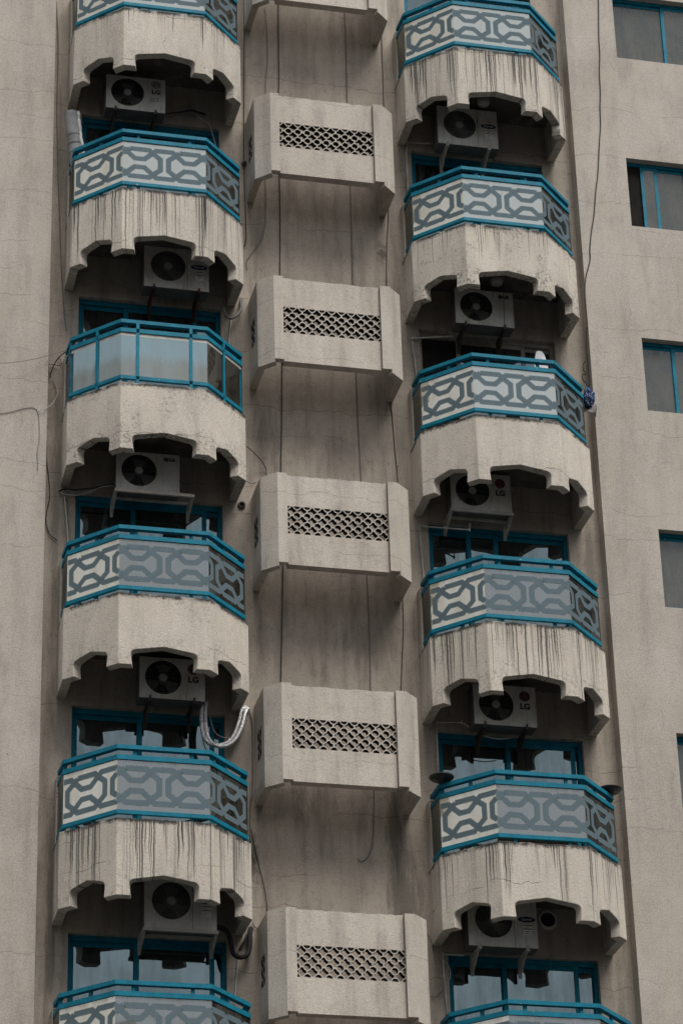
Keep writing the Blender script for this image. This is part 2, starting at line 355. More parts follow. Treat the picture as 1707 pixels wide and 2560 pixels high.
def text_mesh(txt, size, mat, shear=0.0, bold=0.0):
    key = (txt, size, mat)
    if key in _tx: return _tx[key]
    cu = bpy.data.curves.new('lettering', 'FONT'); cu.body = txt; cu.size = size; cu.align_x = 'CENTER'; cu.align_y = 'CENTER'
    cu.shear = shear; cu.offset = bold; cu.extrude = .0012; cu.resolution_u = 3
    o = bpy.data.objects.new('lettering', cu); COL.objects.link(o)
    dg = bpy.context.evaluated_depsgraph_get(); me = bpy.data.meshes.new_from_object(o.evaluated_get(dg))
    bpy.data.objects.remove(o); me.name = 'lettering'; me.materials.clear(); me.materials.append(M[mat]); _tx[key] = me; return me
def miter(path, d):
    """offset an open plan path by d to its left"""
    out = []; n = len(path)
    for i, p in enumerate(path):
        p = Vector(p)
        ds = []
        if i > 0: ds.append((p - Vector(path[i - 1])).normalized())
        if i < n - 1: ds.append((Vector(path[i + 1]) - p).normalized())
        ns = [Vector((-e.y, e.x)) for e in ds]
        if len(ns) == 1: out.append(p + ns[0] * d)
        else:
            b = (ns[0] + ns[1]).normalized(); out.append(p + b * (d / max(b.dot(ns[0]), .3)))
    return out
def sweep(mb, path, z0, z1, depth):
    """rectangular rail along an open plan path; outer face on the path"""
    a = [Vector(p) for p in path]; b = miter(path, depth); n = len(a); i = len(mb.v)
    for k in range(n):
        mb.v += [(a[k].x, a[k].y, z0), (b[k].x, b[k].y, z0), (b[k].x, b[k].y, z1), (a[k].x, a[k].y, z1)]
    for k in range(n - 1):
        for j in range(4):
            mb.f.append((i + k * 4 + j, i + k * 4 + (j + 1) % 4, i + k * 4 + 4 + (j + 1) % 4, i + k * 4 + 4 + j)); mb.mi.append(0)
    mb.f.append((i, i + 1, i + 2, i + 3)); e = i + (n - 1) * 4; mb.f.append((e + 3, e + 2, e + 1, e)); mb.mi += [0, 0]
    return mb
# ------------------------------------------------------------------ measured layout (metres; wall plane y = 0)
XB = {'L': -2.4124, 'R': 2.4469}
ZK = [9.3056, 6.2280, 3.1224, 0.0, -3.0921, -6.1556]        # level of the glass rail on each floor, top floor first
GROUND = -19.72; TOP = 13.2
XWL, XWR, WD = -3.842, 3.905, .2                            # wing corners, wing projection
# ------------------------------------------------------------------ ground
g = MB(); g.face([(-900, -900, GROUND), (900, -900, GROUND), (900, 900, GROUND), (-900, 900, GROUND)])
go = g.build('ground', 'ground'); go['kind'] = 'structure'
# ------------------------------------------------------------------ unseen row behind the camera, added to shade the bays from low sky
def opposite(x0, x1, h, y, label):
    t = thing('unseen_street_building', ((x0 + x1) / 2, y, GROUND), label, 'building', 'unseen sky-blocking buildings across the street'); w = x1 - x0
    q = MB(); q.box((-w / 2, -14, 0), (w / 2, 0, h)); q.build('wall', 'ply', t)
    q = MB(); q.box((-w / 2 - .2, -14.2, h), (w / 2 + .2, .2, h + .6)); q.build('roof', 'recess', t)
    pm = MB().box((-.8, -.02, 0), (.8, .03, 1.4)).mesh('window', 'street_glass'); n = int(w / 3.2)
    for f in range(int((h - 2) / 3.1)):
        for i in range(n):
            o = link('window', pm, t); o.location = (-w / 2 + w * (i + .5) / n, 0, 1.5 + 3.1 * f)
for a in ((-74, -40, 36, -62, 'unseen beige block across the street facing the blank wing end'), (-37, -4, 41, -60, 'unseen tall beige block across the street facing the balconies'), (0, 30, 33, -61, 'unseen lower beige block across the street facing the windowed wing'), (34, 70, 38, -63, 'unseen beige block at the far end of the street')): opposite(*a)
# ------------------------------------------------------------------ building: walls with openings, windows, doors
bld = thing('apartment_building', (0, 0, GROUND), 'tall beige stuccoed apartment building with teal windows and recessed balcony bays', 'building')
def holed_wall(mb, x0, x1, z0, z1, y, depth, holes):
    xs = sorted({x0, x1, *[h[0] for h in holes], *[h[1] for h in holes]}); zs = sorted({z0, z1, *[h[2] for h in holes], *[h[3] for h in holes]})
    for a, b in zip(xs, xs[1:]):
        for c, d in zip(zs, zs[1:]):
            cx, cz = (a + b) / 2, (c + d) / 2
            if any(h[0] < cx < h[1] and h[2] < cz < h[3] for h in holes): continue
            mb.face([(a, y, c), (b, y, c), (b, y, d), (a, y, d)])
    for a, b, c, d in holes:
        e = y + depth
        mb.face([(a, y, c), (a, y, d), (a, e, d), (a, e, c)]); mb.face([(b, y, c), (b, e, c), (b, e, d), (b, y, d)])
        mb.face([(a, y, d), (b, y, d), (b, e, d), (a, e, d)]); mb.face([(a, y, c), (a, e, c), (b, e, c), (b, y, c)])
def lz(o):                                                  # child of the building given in world coordinates
    o.location = (0, 0, -GROUND); return o
doors = []
for b in 'LR':
    for k in range(-1, 5):
        head = (ZK[k] if k >= 0 else ZK[0] + 3.1) - 1.935; sill = ZK[k + 1] - .93
        doors.append((b, k, XB[b] - 1.0, XB[b] + 1.0, sill, head))
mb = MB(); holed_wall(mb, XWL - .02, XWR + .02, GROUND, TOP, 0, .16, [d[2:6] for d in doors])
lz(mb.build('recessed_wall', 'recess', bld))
mb = MB(); mb.box((-11, -WD, GROUND), (XWL, 9, TOP)); lz(mb.build('wing_wall', 'wall', bld))
WX0, WX1 = 4.70, 6.4
wins = [(WX0, WX1, 9.365 + (3.1 if i < 0 else -3.092 * i), 9.365 + (3.1 if i < 0 else -3.092 * i) + 1.19) for i in range(0, 5)]
wins = [(WX0, WX1, z + .07, z + 1.28) for z in (9.306, 6.25, 3.112, -.005, -3.10)]
mb = MB(); holed_wall(mb, XWR, 12, GROUND, TOP, -WD, .17, wins)
mb.face([(XWR, -WD, GROUND), (XWR, .3, GROUND), (XWR, .3, TOP), (XWR, -WD, TOP)]); mb.face([(12, -WD, GROUND), (12, 9, GROUND), (12, 9, TOP), (12, -WD, TOP)])
lz(mb.build('wing_wall', 'wall', bld))
mb = MB(); mb.box((XWL - .3, -.1, TOP), (12.1, 9.1, TOP + .25)); mb.box((-11.1, -WD - .1, TOP + .003), (XWL - .3, 9.1, TOP + .25)); mb.box((XWL - .3, 8.7, GROUND), (12, 9, TOP - .003)); lz(mb.build('roof_slab', 'recess', bld))
# right-wing windows: three sliding sashes each
def sash(x0, x1, z0, z1, y, w=.05, d=.035):
    q = MB(); q.box((x0, y, z0), (x0 + w, y + d, z1)); q.box((x1 - w, y, z0), (x1, y + d, z1))
    q.box((x0 + w, y + .002, z1 - w), (x1 - w, y + d - .002, z1)); q.box((x0 + w, y + .002, z0), (x1 - w, y + d - .002, z0 + w)); return q
def pane(x0, x1, z0, z1, y, mat, parent, name='pane'):
    q = MB(); q.box((x0, y, z0), (x1, y + .006, z1)); return q.build(name, mat, parent)
def room(x0, x1, y0, y1, z0, z1):
    q = MB()
    q.face([(x0, y1, z0), (x1, y1, z0), (x1, y1, z1), (x0, y1, z1)]); q.face([(x0, y0, z0), (x0, y1, z0), (x0, y1, z1), (x0, y0, z1)])
    q.face([(x1, y0, z0), (x1, y0, z1), (x1, y1, z1), (x1, y1, z0)]); q.face([(x0, y0, z1), (x0, y1, z1), (x1, y1, z1), (x1, y0, z1)])
    q.face([(x0, y0, z0), (x1, y0, z0), (x1, y1, z0), (x0, y1, z0)])
    return lz(q.build('room', 'room', bld))
def wavy(x0, x1, y, z0, z1, mat, parent, amp=.03, name='curtain'):
    q = MB(); n = max(6, int((x1 - x0) / .03)); i0 = 0
    for k in range(n + 1):
        x = x0 + (x1 - x0) * k / n; yy = y + amp * math.sin(k * 1.15) + amp * .5 * math.sin(k * .47 + 1)
        q.v += [(x, yy, z0), (x, yy, z1)]
    for k in range(n): q.f.append((2 * k, 2 * k + 2, 2 * k + 3, 2 * k + 1)); q.mi.append(0)
    return q.build(name, mat, parent, True)
WSPLIT = [(.02, .83, 1.68), (.02, .27, .49, .95, 1.68), (.02, .5, 1.1, 1.68), (.02, .6, 1.15, 1.68), (.02, .6, 1.15, 1.68)]
for i, (x0, x1, z0, z1) in enumerate(wins):
    y = -WD + .11
    q = MB(); q.box((x0, y, z1 - .05), (x1, y + .06, z1)); q.box((x0, y, z0), (x1, y + .06, z0 + .03)); q.box((x0, y, z0 + .03), (x0 + .025, y + .06, z1 - .05)); q.box((x1 - .03, y, z0 + .03), (x1, y + .06, z1 - .05))
    wo_ = lz(q.build('window', 'teal', bld))
    sp = WSPLIT[i]
    for j, (a, b) in enumerate(zip(sp, sp[1:])):
        yy = y + (.012 if j % 2 else .034)
        if i == 1 and j == 0:
            pane(x0 + a, x0 + b, z0 + .03, z1 - .05, yy + .012, 'screen_mesh', wo_, 'dark_screen_panel'); continue
        sash(x0 + a - .02, x0 + b + .02, z0 + .031, z1 - .052, yy, .048, .018).build('sash', 'teal', wo_)
        pane(x0 + a + .026, x0 + b - .026, z0 + .077, z1 - .1, yy + .006, 'glass_window', wo_)
    wavy(x0 + (.3 if i == 1 else .03), x1 - .05, y + .17, z0 - .02, z1 - (.16 if i == 1 else .02), 'paleblind', wo_, .012, 'blind')
    room(x0 - .05, x1 + .05, -WD + .17, 1.4, z0 - .1, z1 + .05)
# balcony doors
DOORS = {('L', 0): ((-.3, .62), 1), ('L', 1): ((-.343, .63), 1), ('L', 2): ((-.223, .745), 0), ('L', 3): ((-.12, .83), 2), ('L', 4): ((-.144, .81), 0),
         ('R', 0): ((-.05, .7), 1), ('R', 1): ((-.43, .53), 1), ('R', 2): ((-.43, -.039), 2), ('R', 3): ((-.041, .86), 2), ('R', 4): ((-.258, .702), 0), ('L', -1): ((0, .8), 0), ('R', -1): ((0, .8), 0)}
for b, k, x0, x1, z0, z1 in doors:
    (m1, m2), cur = DOORS[(b, k)]; fm = 'greyframe' if (b, k) == ('R', 1) else 'teal'; cx = XB[b]; y = .075
    q = MB(); q.box((x0, y, z1 - .07), (x1, y + .08, z1)); q.box((x0, y, z0), (x1, y + .08, z0 + .05)); q.box((x0, y, z0 + .05), (x0 + .05, y + .08, z1 - .07)); q.box((x1 - .05, y, z0 + .05), (x1, y + .08, z1 - .07))
    d = lz(q.build('sliding_door', fm, bld))
    xs = [x0 + .04, cx + m1, cx + m2, x1 - .04]
    for j, (a, e) in enumerate(zip(xs, xs[1:])):
        yy = y + (.008 if j == 1 else .045)
        if (b, k) == ('R', 1) and j == 0:
            pane(a, e, z0 + .05, z1 - .07, yy + .01, 'screen_mesh', d, 'dark_screen_panel'); continue  # dark sheet standing for the unlit door opening
        sash(a - .012, e + .045, z0 + .051, z1 - .072, yy, .06, .03).build('sash', fm, d)
        pane(a + .048, e - .015, z0 + .11, z1 - .132, yy + .01, 'glass_door', d)
    if cur == 1: wavy(x0 + .05, cx - .15, y + .3, z0, z1, 'curtain', d)
    if cur == 2: wavy(cx - .62, cx - .38, y + .3, z0, z1, 'paleblind', d); wavy(cx + .35, x1 - .05, y + .3, z0, z1, 'curtain', d)
    room(x0 - .2, x1 + .2, .16, 2.4, z0 - .02, z1 + .1)
# ------------------------------------------------------------------ balconies
AW2, AW1, AD2, AD1 = .5894, 1.212, 1.1708, .5694           # concrete parapet plan
PW2, PW1, PD2, PD1 = .5911, 1.1807, 1.1596, .5561          # railing plan
PTOP, PBOT = -.845, -1.857
def corner_round(p0, p1, p2, r, n=4):
    p0, p1, p2 = Vector(p0), Vector(p1), Vector(p2)
    a, b = p1 + (p0 - p1).normalized() * r, p1 + (p2 - p1).normalized() * r
    return [tuple((1 - t) ** 2 * a + 2 * t * (1 - t) * p1 + t * t * b) for t in [i / n for i in range(n + 1)]]
def arch(s0, s1, sm, L):
    """lower edge of one parapet face: foot, stepped arch with rounded shoulders and a blunt apex, foot"""
    sh, ap = -1.648, -1.578
    p = [(0, PBOT), (s0 + .012, PBOT)]
    p += corner_round((s0 + .012, PBOT), (s0 - .006, sh - .004), (sm, ap), .07)
    p += [(sm, ap)]
    p += corner_round((sm, ap), (s1 + .006, sh - .004), (s1 - .012, PBOT), .07)
    p += [(s1 - .012, PBOT), (L, PBOT)]
    return p
def parapet(seed):
    rnd = random.Random(seed); mb = MB()
    out = [(-1.205, 0.0), (-AW1, -AD1), (-AW2, -AD2), (AW2, -AD2), (AW1, -AD1), (1.205, 0.0)]
    inn = miter(out, .122); u0 = 0
    for i in range(5):
        A, B = Vector(out[i]), Vector(out[i + 1]); a, b = inn[i], inn[i + 1]; L = (B - A).length
        low = [(0, PBOT), (L, PBOT)] if i in (0, 4) else arch(.158, L - .158, L / 2, L) if i == 2 else arch(.168, L - .17, L / 2, L)
        nt_ = max(2, int(L / .05)); top = []
        for k in range(nt_ + 1):
            s = L * k / nt_; top.append((s, PTOP + (0 if k in (0, nt_) else rnd.uniform(-.011, .005))))
        def P(s, z, inner=False):
            t = s / L; q = a.lerp(b, t) if inner else A.lerp(B, t); return (q.x, q.y, z)
        ring = low + top[::-1]
        mb.face([P(*p) for p in ring], [(u0 + p[0], PTOP - p[1]) for p in ring])
        mb.face([P(p[0], p[1], True) for p in ring[::-1]], [(9 + u0 + p[0], .9) for p in ring[::-1]])
        for lst in (low, top):
            for p, q in zip(lst, lst[1:]):
                mb.face([P(*p), P(*q), P(q[0], q[1], True), P(p[0], p[1], True)], [(u0 + p[0], .9), (u0 + q[0], .9), (u0 + q[0], .9), (u0 + p[0], .9)])
        u0 += L
    me = mb.mesh('parapet', 'parapet')
    bm = bmesh.new(); bm.from_mesh(me); bmesh.ops.remove_doubles(bm, verts=bm.verts[:], dist=1e-5); bmesh.ops.recalc_face_normals(bm, faces=bm.faces[:]); bm.to_mesh(me); bm.free()
    return me
# slab (solid plan inside the parapet)
def plan_slab(z0, z1, inset):
    out = [(-1.205, .0), (-AW1, -AD1), (-AW2, -AD2), (AW2, -AD2), (AW1, -AD1), (1.205, .0)]; pl = miter(out, inset); mb = MB()
    p = [(v.x, min(v.y, 0.0)) for v in pl]; n = len(p); i = 0
    mb.v = [(x, y, z0) for x, y in p] + [(x, y, z1) for x, y in p]
    mb.f = [tuple(range(n)), tuple(range(2 * n - 1, n - 1, -1))] + [(k, n + k, n + (k + 1) % n, (k + 1) % n) for k in range(n)]; mb.mi = [0] * len(mb.f); return mb
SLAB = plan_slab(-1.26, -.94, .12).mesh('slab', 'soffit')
RPATH = [(-1.195, -.18), (-PW1, -PD1), (-PW2, -PD2), (PW2, -PD2), (PW1, -PD1), (1.195, -.18)]
def railmesh(z0, z1, dep, name):
    me = sweep(MB(), RPATH, z0, z1, dep).mesh(name, 'teal'); return me
HAND = railmesh(.083, .136, .072, 'handrail'); MIDR = railmesh(-.062, 0.0, .045, 'glazing_rail'); BOTR = railmesh(-.787, -.736, .045, 'bottom_rail')
PIER = MB().box((-.04, -.18, PTOP - .02), (.045, 0, .072)).mesh('side_pier', 'ledge')
CH = Vector((PW1 - PW2, PD2 - PD1, 0)); CHL = CH.length
def post_positions():
    u = CH.normalized(); out = []
    for x in (-.36, .36): out.append((Vector((x, -PD2, 0)), Vector((0, 1, 0))))
    for sgn in (-1, 1):
        for t in (.47,):
            p = Vector((sgn * (PW2 + CH.x * t), -PD2 + CH.y * t, 0)); n = Vector((-sgn * CH.y, CH.x, 0)).normalized(); out.append((p, n))
        out.append((Vector((sgn * (PW1 - .012), -PD1 + .03, 0)), Vector((-sgn * .5, .9, 0)).normalized()))
    return out
def post(p, n, front):
    mb = MB(); c = p + n * (.052 if not front else .018)
    mb.bar(c + Vector((0, 0, -.945)), c + Vector((0, 0, .084)), .042, .036, n); return mb.mesh('post', 'teal')
POSTS = [post(p, n, False) for p, n in post_positions()]; POSTSF = [post(p, n, True) for p, n in post_positions()]
# etched strapwork, panel coordinate s (along the panel) and z (from panel centre)
def ribbon(mb, pts, w, depth):
    P = [Vector(p) for p in pts]; n = len(P)
    if n < 2: return
    l = miter([tuple(p) for p in P], w / 2); r = miter([tuple(p) for p in P], -w / 2)
    for k in range(n - 1): mb.append(([l[k], r[k], r[k + 1], l[k + 1]], depth))
def clip(pts, s0, s1):
    out = []; cur = []
    for a, b in zip(pts, pts[1:]):
        a, b = Vector(a), Vector(b)
        if a.x > b.x: A, B, sw = b, a, True
        else: A, B, sw = a, b, False
        if B.x < s0 or A.x > s1 or (B.x - A.x < 1e-9 and not s0 <= A.x <= s1):
            if len(cur) > 1: out.append(cur)
            cur = []; continue
        t0 = 0 if A.x >= s0 else (s0 - A.x) / (B.x - A.x); t1 = 1 if B.x <= s1 else (s1 - A.x) / (B.x - A.x)
        p, q = A.lerp(B, t0), A.lerp(B, t1)
        if sw: p, q = q, p
        if cur and (cur[-1] - p).length < 1e-6: cur.append(q)
        else:
            if len(cur) > 1: out.append(cur)
            cur = [p, q]
    if len(cur) > 1: out.append(cur)
    return out
TP, HQ, GG, AA, BB, EE, FF = .367, .329, .107, .228, .18, .07, .09
def strapwork(trap_starts, s0, s1):
    quads = []
    for sg in (1, -1):
        ch = []
        for c in trap_starts:
            ch += [(c - .0, BB * sg), (c + .115, EE * sg), (c + TP - .115, EE * sg), (c + TP, BB * sg), (c + TP + .05, AA * sg), (c + TP + HQ - .05, AA * sg)]
        for run in clip(ch, s0, s1): ribbon(quads, run, .074, .0012)
    for c in trap_starts:
        o = [(c + .05, AA), (c + TP - .05, AA), (c + TP, BB), (c + TP + GG, FF), (c + TP + GG + 1e-5, -FF), (c + TP, -BB), (c + TP - .05, -AA), (c + .05, -AA), (c, -BB), (c - GG, -FF), (c - GG + 1e-5, FF), (c, BB), (c + .05, AA)]
        for run in clip(o, s0, s1): ribbon(quads, run, .074, .002)
    return quads
ZG0, ZG1 = -.738, -.06; ZGC = (ZG0 + ZG1) / 2
def panel_frame(i):
    """origin, direction, length, outward normal of railing panel i"""
    u = CH.normalized()
    if i == 0: o, d, L = Vector((-PW1, -PD1, 0)), Vector((CH.x, -CH.y, 0)).normalized(), CHL
    elif i == 1: o, d, L = Vector((-PW2, -PD2, 0)), Vector((1, 0, 0)), 2 * PW2
    else: o, d, L = Vector((PW2, -PD2, 0)), Vector((CH.x, CH.y, 0)).normalized(), CHL
    return o, d, L, Vector((d.y, -d.x, 0))
def panel_mesh(i, mat, s0=None, s1=None, z0=ZG0, z1=ZG1):
    o, d, L, n = panel_frame(i); s0 = .004 if s0 is None else s0; s1 = L - .004 if s1 is None else s1
    mb = MB(); a = o + d * s0 - n * .02; b = o + d * s1 - n * .02; z = Vector((0, 0, (z0 + z1) / 2))
    mb.bar(a + z, b + z, .008, z1 - z0); return mb.mesh('glass_panel', mat)
def band_mesh(i):
    o, d, L, n = panel_frame(i)
    st = {0: [CHL - .3 - TP, CHL - .3 - TP + TP + HQ, CHL - .3 - 2 * TP - HQ], 1: [-HQ / 2 - TP + PW2, HQ / 2 + PW2, -HQ / 2 - 2 * TP - HQ + PW2], 2: [.3, .3 + TP + HQ, .3 - TP - HQ]}[i]
    st = sorted(st); mb = MB()
    for q, dep in strapwork(st, .012, L - .012):
        mb.face([tuple(o + d * p.x + n * (-.0155 + dep) + Vector((0, 0, ZGC + p.y))) for p in q])
    return mb.mesh('etched_bands', 'band')
BANDS = [band_mesh(i) for i in range(3)]
SIDEG = {}
for sg in (-1, 1):
    q = MB(); q.bar((sg * (PW1 - .005), -PD1 + .015, ZGC), (sg * 1.182, -.185, ZGC), .008, ZG1 - ZG0); SIDEG[sg] = q.mesh('side_glass', 'glass_side')
GL = {(i, m): panel_mesh(i, m) for i in range(3) for m in ('glass_cream', 'glass_cool', 'glass_grey', 'glass_side')}
BLAB = {
 ('L', 0): ('balcony with streaked lip above the condenser pencilled 303', .45, .35),
 ('L', 1): ('patterned glass balcony with a grey mat roll, heavily streaked parapet, beside blank wing', .95, .3),
 ('L', 2): ('only balcony with plain unpatterned glass panels between teal posts', .16, .75),
 ('L', 3): ('clean-faced balcony under the rusty condenser tray, beside the blank wing', .04, .45),
 ('L', 4): ('balcony below the silver foil hoses, parapet covered in thin long streaks', .9, .4),
 ('L', 5): ('balcony under the condenser with the black foam hose loop', .3, .3),
 ('R', 0): ('patterned glass balcony with black runs, above the condenser beside a soffit lamp', 1.0, .3),
 ('R', 1): ('balcony with a broken cracked lip above the ironing board balcony', .5, .95),
 ('R', 2): ('balcony with a white ironing board and floral cloth hanging outside', .15, .25),
 ('R', 3): ('balcony with broad grey-green runs, one floor below the ironing board balcony', .85, .5),
 ('R', 4): ('balcony with two black round trays on its handrail corners', .7, .2),
 ('R', 5): ('balcony under the condenser with the round vent ring, windowed wing side', .3, .3)}
PANELMAT = {('L', 3): ('glass_cream', 'glass_cool', 'glass_side')}
ri = random.Random(4)
for b in 'LR':
    for k in range(6):
        lab, amt, mild = BLAB[(b, k)]
        t = thing('balcony', (XB[b], 0, ZK[k]), lab, 'balcony', 'balconies stacked in the two bays')
        p = link('parapet', parapet(100 * k + ord(b)), t); p.color = ((k * .137 + (b == 'R') * .531 + .07) % 1, amt, mild, 1); bevel(p, .007, 2)
        link('slab', SLAB, t)
        for sg in (-1, 1):
            o = link('side_pier', PIER, t); o.location = (sg * 1.165, 0, 0)
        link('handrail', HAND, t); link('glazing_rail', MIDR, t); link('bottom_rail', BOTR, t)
        plain = (b, k) == ('L', 2)
        for me in (POSTSF if plain else POSTS): link('post', me, t)
        for sg in (-1, 1): link('side_glass', SIDEG[sg], t)
        if plain:
            for i, cuts in ((0, (.0, .47 + .05)), (1, ()), (2, ())): pass
            L1 = CHL; q = CHL * .47
            for i, segs in ((0, ((.05, CHL - q), (CHL - q, CHL))), (1, ((0, PW2 - .36), (PW2 - .36, PW2 + .36), (PW2 + .36, 2 * PW2))), (2, ((0, q), (q, CHL - .05)))):
                for s0, s1 in segs:
                    link('glass_panel', panel_mesh(i, 'glass_plain' if i < 2 else 'glass_side', s0 + .006, s1 - .006, ZG0, ZG1 - .05), t)
            bl = MB(); sweep(bl, [(x * .985, y * .985) for x, y in RPATH[1:5]], -.115, -.064, .02); bl.build('glazing_bead', 'whitepipe', t)
        else:
            mats = ('glass_cream', 'glass_cool' if k < 3 else 'glass_grey', 'glass_side')  # same glass in bright, middle and dark copies, by what each face mirrors
            for i in range(3):
                gp = link('glass_panel', GL[(i, mats[i])], t); link('etched_bands', BANDS[i], gp)
# ------------------------------------------------------------------ screen ledges in the middle recess
EW2, EW1, ED2, ED1 = .8225, 1.0195, .7835, .596; ZT, ZE1, ZE2 = 1.3227, -.076, -.022
PG = .692; LZ0, LZ1 = .437, .852; PP = 2 * PG / 10; PZ = (LZ1 - LZ0) / 3
def shell(sg):
    mb = MB(); th = .1
    if True:
        path = [(-sg * 0 + sg * EW1, 0), (sg * EW1, -ED1), (sg * EW2, -ED2), (sg * PG, -ED2)]
        inn = miter(path, -sg * th if sg > 0 else th); inn = miter(path, -th) if sg > 0 else miter(path, th)
        for i in range(3):
            A, B = Vector(path[i]), Vector(path[i + 1]); a, b = inn[i], inn[i + 1]; zb = ZE2 if i == 2 else ZE1
            def P(t, z, inner): q = (a if inner else A).lerp(b if inner else B, t); return (q.x, q.y, z)
            if i == 0:      # side wall with a screen opening
                t0, t1 = .24, .24 + 2 * PP / ED1
                cells = [(0, t0, zb, ZT), (t1, 1, zb, ZT), (t0, t1, zb, LZ0), (t0, t1, LZ1, ZT)]
                for c in cells:
                    for inr in (0, 1): mb.face([P(c[0], c[2], inr), P(c[1], c[2], inr), P(c[1], c[3], inr), P(c[0], c[3], inr)])
                for (p, q) in (((t0, LZ0), (t1, LZ0)), ((t1, LZ0), (t1, LZ1)), ((t1, LZ1), (t0, LZ1)), ((t0, LZ1), (t0, LZ0))):
                    mb.face([P(*p, 0), P(*q, 0), P(*q, 1), P(*p, 1)])
                mb.face([P(0, zb, 0), P(1, zb, 0), P(1, zb, 1), P(0, zb, 1)]); mb.face([P(0, ZT, 0), P(1, ZT, 0), P(1, ZT, 1), P(0, ZT, 1)])
            else:
                for inr in (0, 1): mb.face([P(0, zb, inr), P(1, zb, inr), P(1, ZT, inr), P(0, ZT, inr)])
                mb.face([P(0, zb, 0), P(1, zb, 0), P(1, zb, 1), P(0, zb, 1)]); mb.face([P(0, ZT, 0), P(1, ZT, 0), P(1, ZT, 1), P(0, ZT, 1)])
                if i == 1: mb.face([P(1, ZE1, 0), P(1, ZE2, 0), P(1, ZE2, 1), P(1, ZE1, 1)])
                if i == 2: mb.face([P(1, zb, 0), P(1, ZT, 0), P(1, ZT, 1), P(1, zb, 1)])
    return mb.mesh('surround', 'ledge')
SHELL = {-1: shell(-1), 1: shell(1)}
def fpanel(seed):
    rnd = random.Random(seed); mb = MB(); y0, y1 = -.735, -.605; PG = globals()['PG'] - .009
    n = 26; xs = [-PG + 2 * PG * i / n for i in range(n + 1)]; zt = [ZT - .004 + (rnd.uniform(-.014, .003) if 0 < i < n else 0) for i in range(n + 1)]
    for i in range(n):
        a, b = xs[i], xs[i + 1]
        for y in (y0, y1): mb.face([(a, y, LZ1), (b, y, LZ1), (b, y, zt[i + 1]), (a, y, zt[i])])
        mb.face([(a, y0, zt[i]), (b, y0, zt[i + 1]), (b, y1, zt[i + 1]), (a, y1, zt[i])])
    for y in (y0, y1): mb.face([(-PG, y, ZE2 - .004), (PG, y, ZE2 - .004), (PG, y, LZ0), (-PG, y, LZ0)])
    mb.face([(-PG, y0, ZE2 - .004), (PG, y0, ZE2 - .004), (PG, y1, ZE2 - .004), (-PG, y1, ZE2 - .004)])
    mb.face([(-PG, y0, LZ0), (PG, y0, LZ0), (PG, y1, LZ0), (-PG, y1, LZ0)]); mb.face([(-PG, y0, LZ1), (PG, y0, LZ1), (PG, y1, LZ1), (-PG, y1, LZ1)])
    return mb.mesh('front_panel', 'ledge')
def block(ncell, splitL, splitR):
    """screen block ncell periods wide, one high, centred: quarter rings round each corner, joined by short ties"""
    mb = MB(); ri_, ro = .31, .4; y0, y1 = -.045, .045; W_ = ncell * PP
    for c in range(ncell):
        x0 = -W_ / 2 + c * PP
        for cx, sx in ((x0, 1), (x0 + PP, -1)):
            for cz, sz in ((0, 1), (PZ, -1)):
                n = 5; P = []
                for k in range(n + 1):
                    a = math.pi / 2 * k / n; P.append((math.cos(a), math.sin(a)))
                for k in range(n):
                    (a0, b0), (a1, b1) = P[k], P[k + 1]
                    q = [(cx + sx * PP * r * a, cz + sz * PZ * r * b_) for r, a, b_ in ((ri_, a0, b0), (ro, a0, b0), (ro, a1, b1), (ri_, a1, b1))]
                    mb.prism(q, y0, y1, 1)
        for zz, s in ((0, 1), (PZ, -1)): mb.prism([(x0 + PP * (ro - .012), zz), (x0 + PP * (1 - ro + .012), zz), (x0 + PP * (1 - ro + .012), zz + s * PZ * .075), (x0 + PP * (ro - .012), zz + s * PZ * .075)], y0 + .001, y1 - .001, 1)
        for xx, s, sp in ((x0, 1, c == 0 and splitL), (x0 + PP, -1, c == ncell - 1 and splitR)):
            g0, g1 = (.03, .095) if sp else (0, .085)
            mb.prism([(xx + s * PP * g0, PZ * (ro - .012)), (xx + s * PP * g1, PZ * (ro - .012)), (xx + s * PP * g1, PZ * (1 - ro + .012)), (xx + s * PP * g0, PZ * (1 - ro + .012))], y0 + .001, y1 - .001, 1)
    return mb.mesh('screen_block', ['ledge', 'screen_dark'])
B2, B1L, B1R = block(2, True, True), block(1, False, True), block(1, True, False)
ELAB = ['beige screened ledge cut by the roofward end of the recess, above the topmost whole ledge', 'beige screened ledge with a chipped top edge, level with the plain-crack wall below it', 'beige screened ledge beside the balcony of plain glass', 'beige screened ledge one floor below the plain glass balcony, screen partly dark inside', 'beige screened ledge beside the silver foil hoses, stained under its screen', 'beige screened ledge beside the black foam hose loop']
ELAB[0] = 'beige vent-screen ledge one floor above the ledge level with the mat roll'
ELAB[1] = 'beige vent-screen ledge between the mat roll balcony and the soffit lamp condenser'
for k in range(6):
    t = thing('screen_ledge', (0, 0, ZK[k]), ELAB[k], 'ledge', 'vent-screen ledges up the middle recess')
    for sg in (-1, 1): bevel(link('surround', SHELL[sg], t), .006, 1)
    link('front_panel', fpanel(k), t)
    for r in range(3):
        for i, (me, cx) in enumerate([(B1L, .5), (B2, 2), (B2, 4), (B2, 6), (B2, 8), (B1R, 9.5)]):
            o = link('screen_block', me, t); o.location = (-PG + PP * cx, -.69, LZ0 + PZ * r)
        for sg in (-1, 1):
            o = link('screen_block', B2, t); o.rotation_euler = (0, 0, R(90)); o.location = (sg * (EW1 - .05), -(ED1 * .24 + PP), LZ0 + PZ * r)
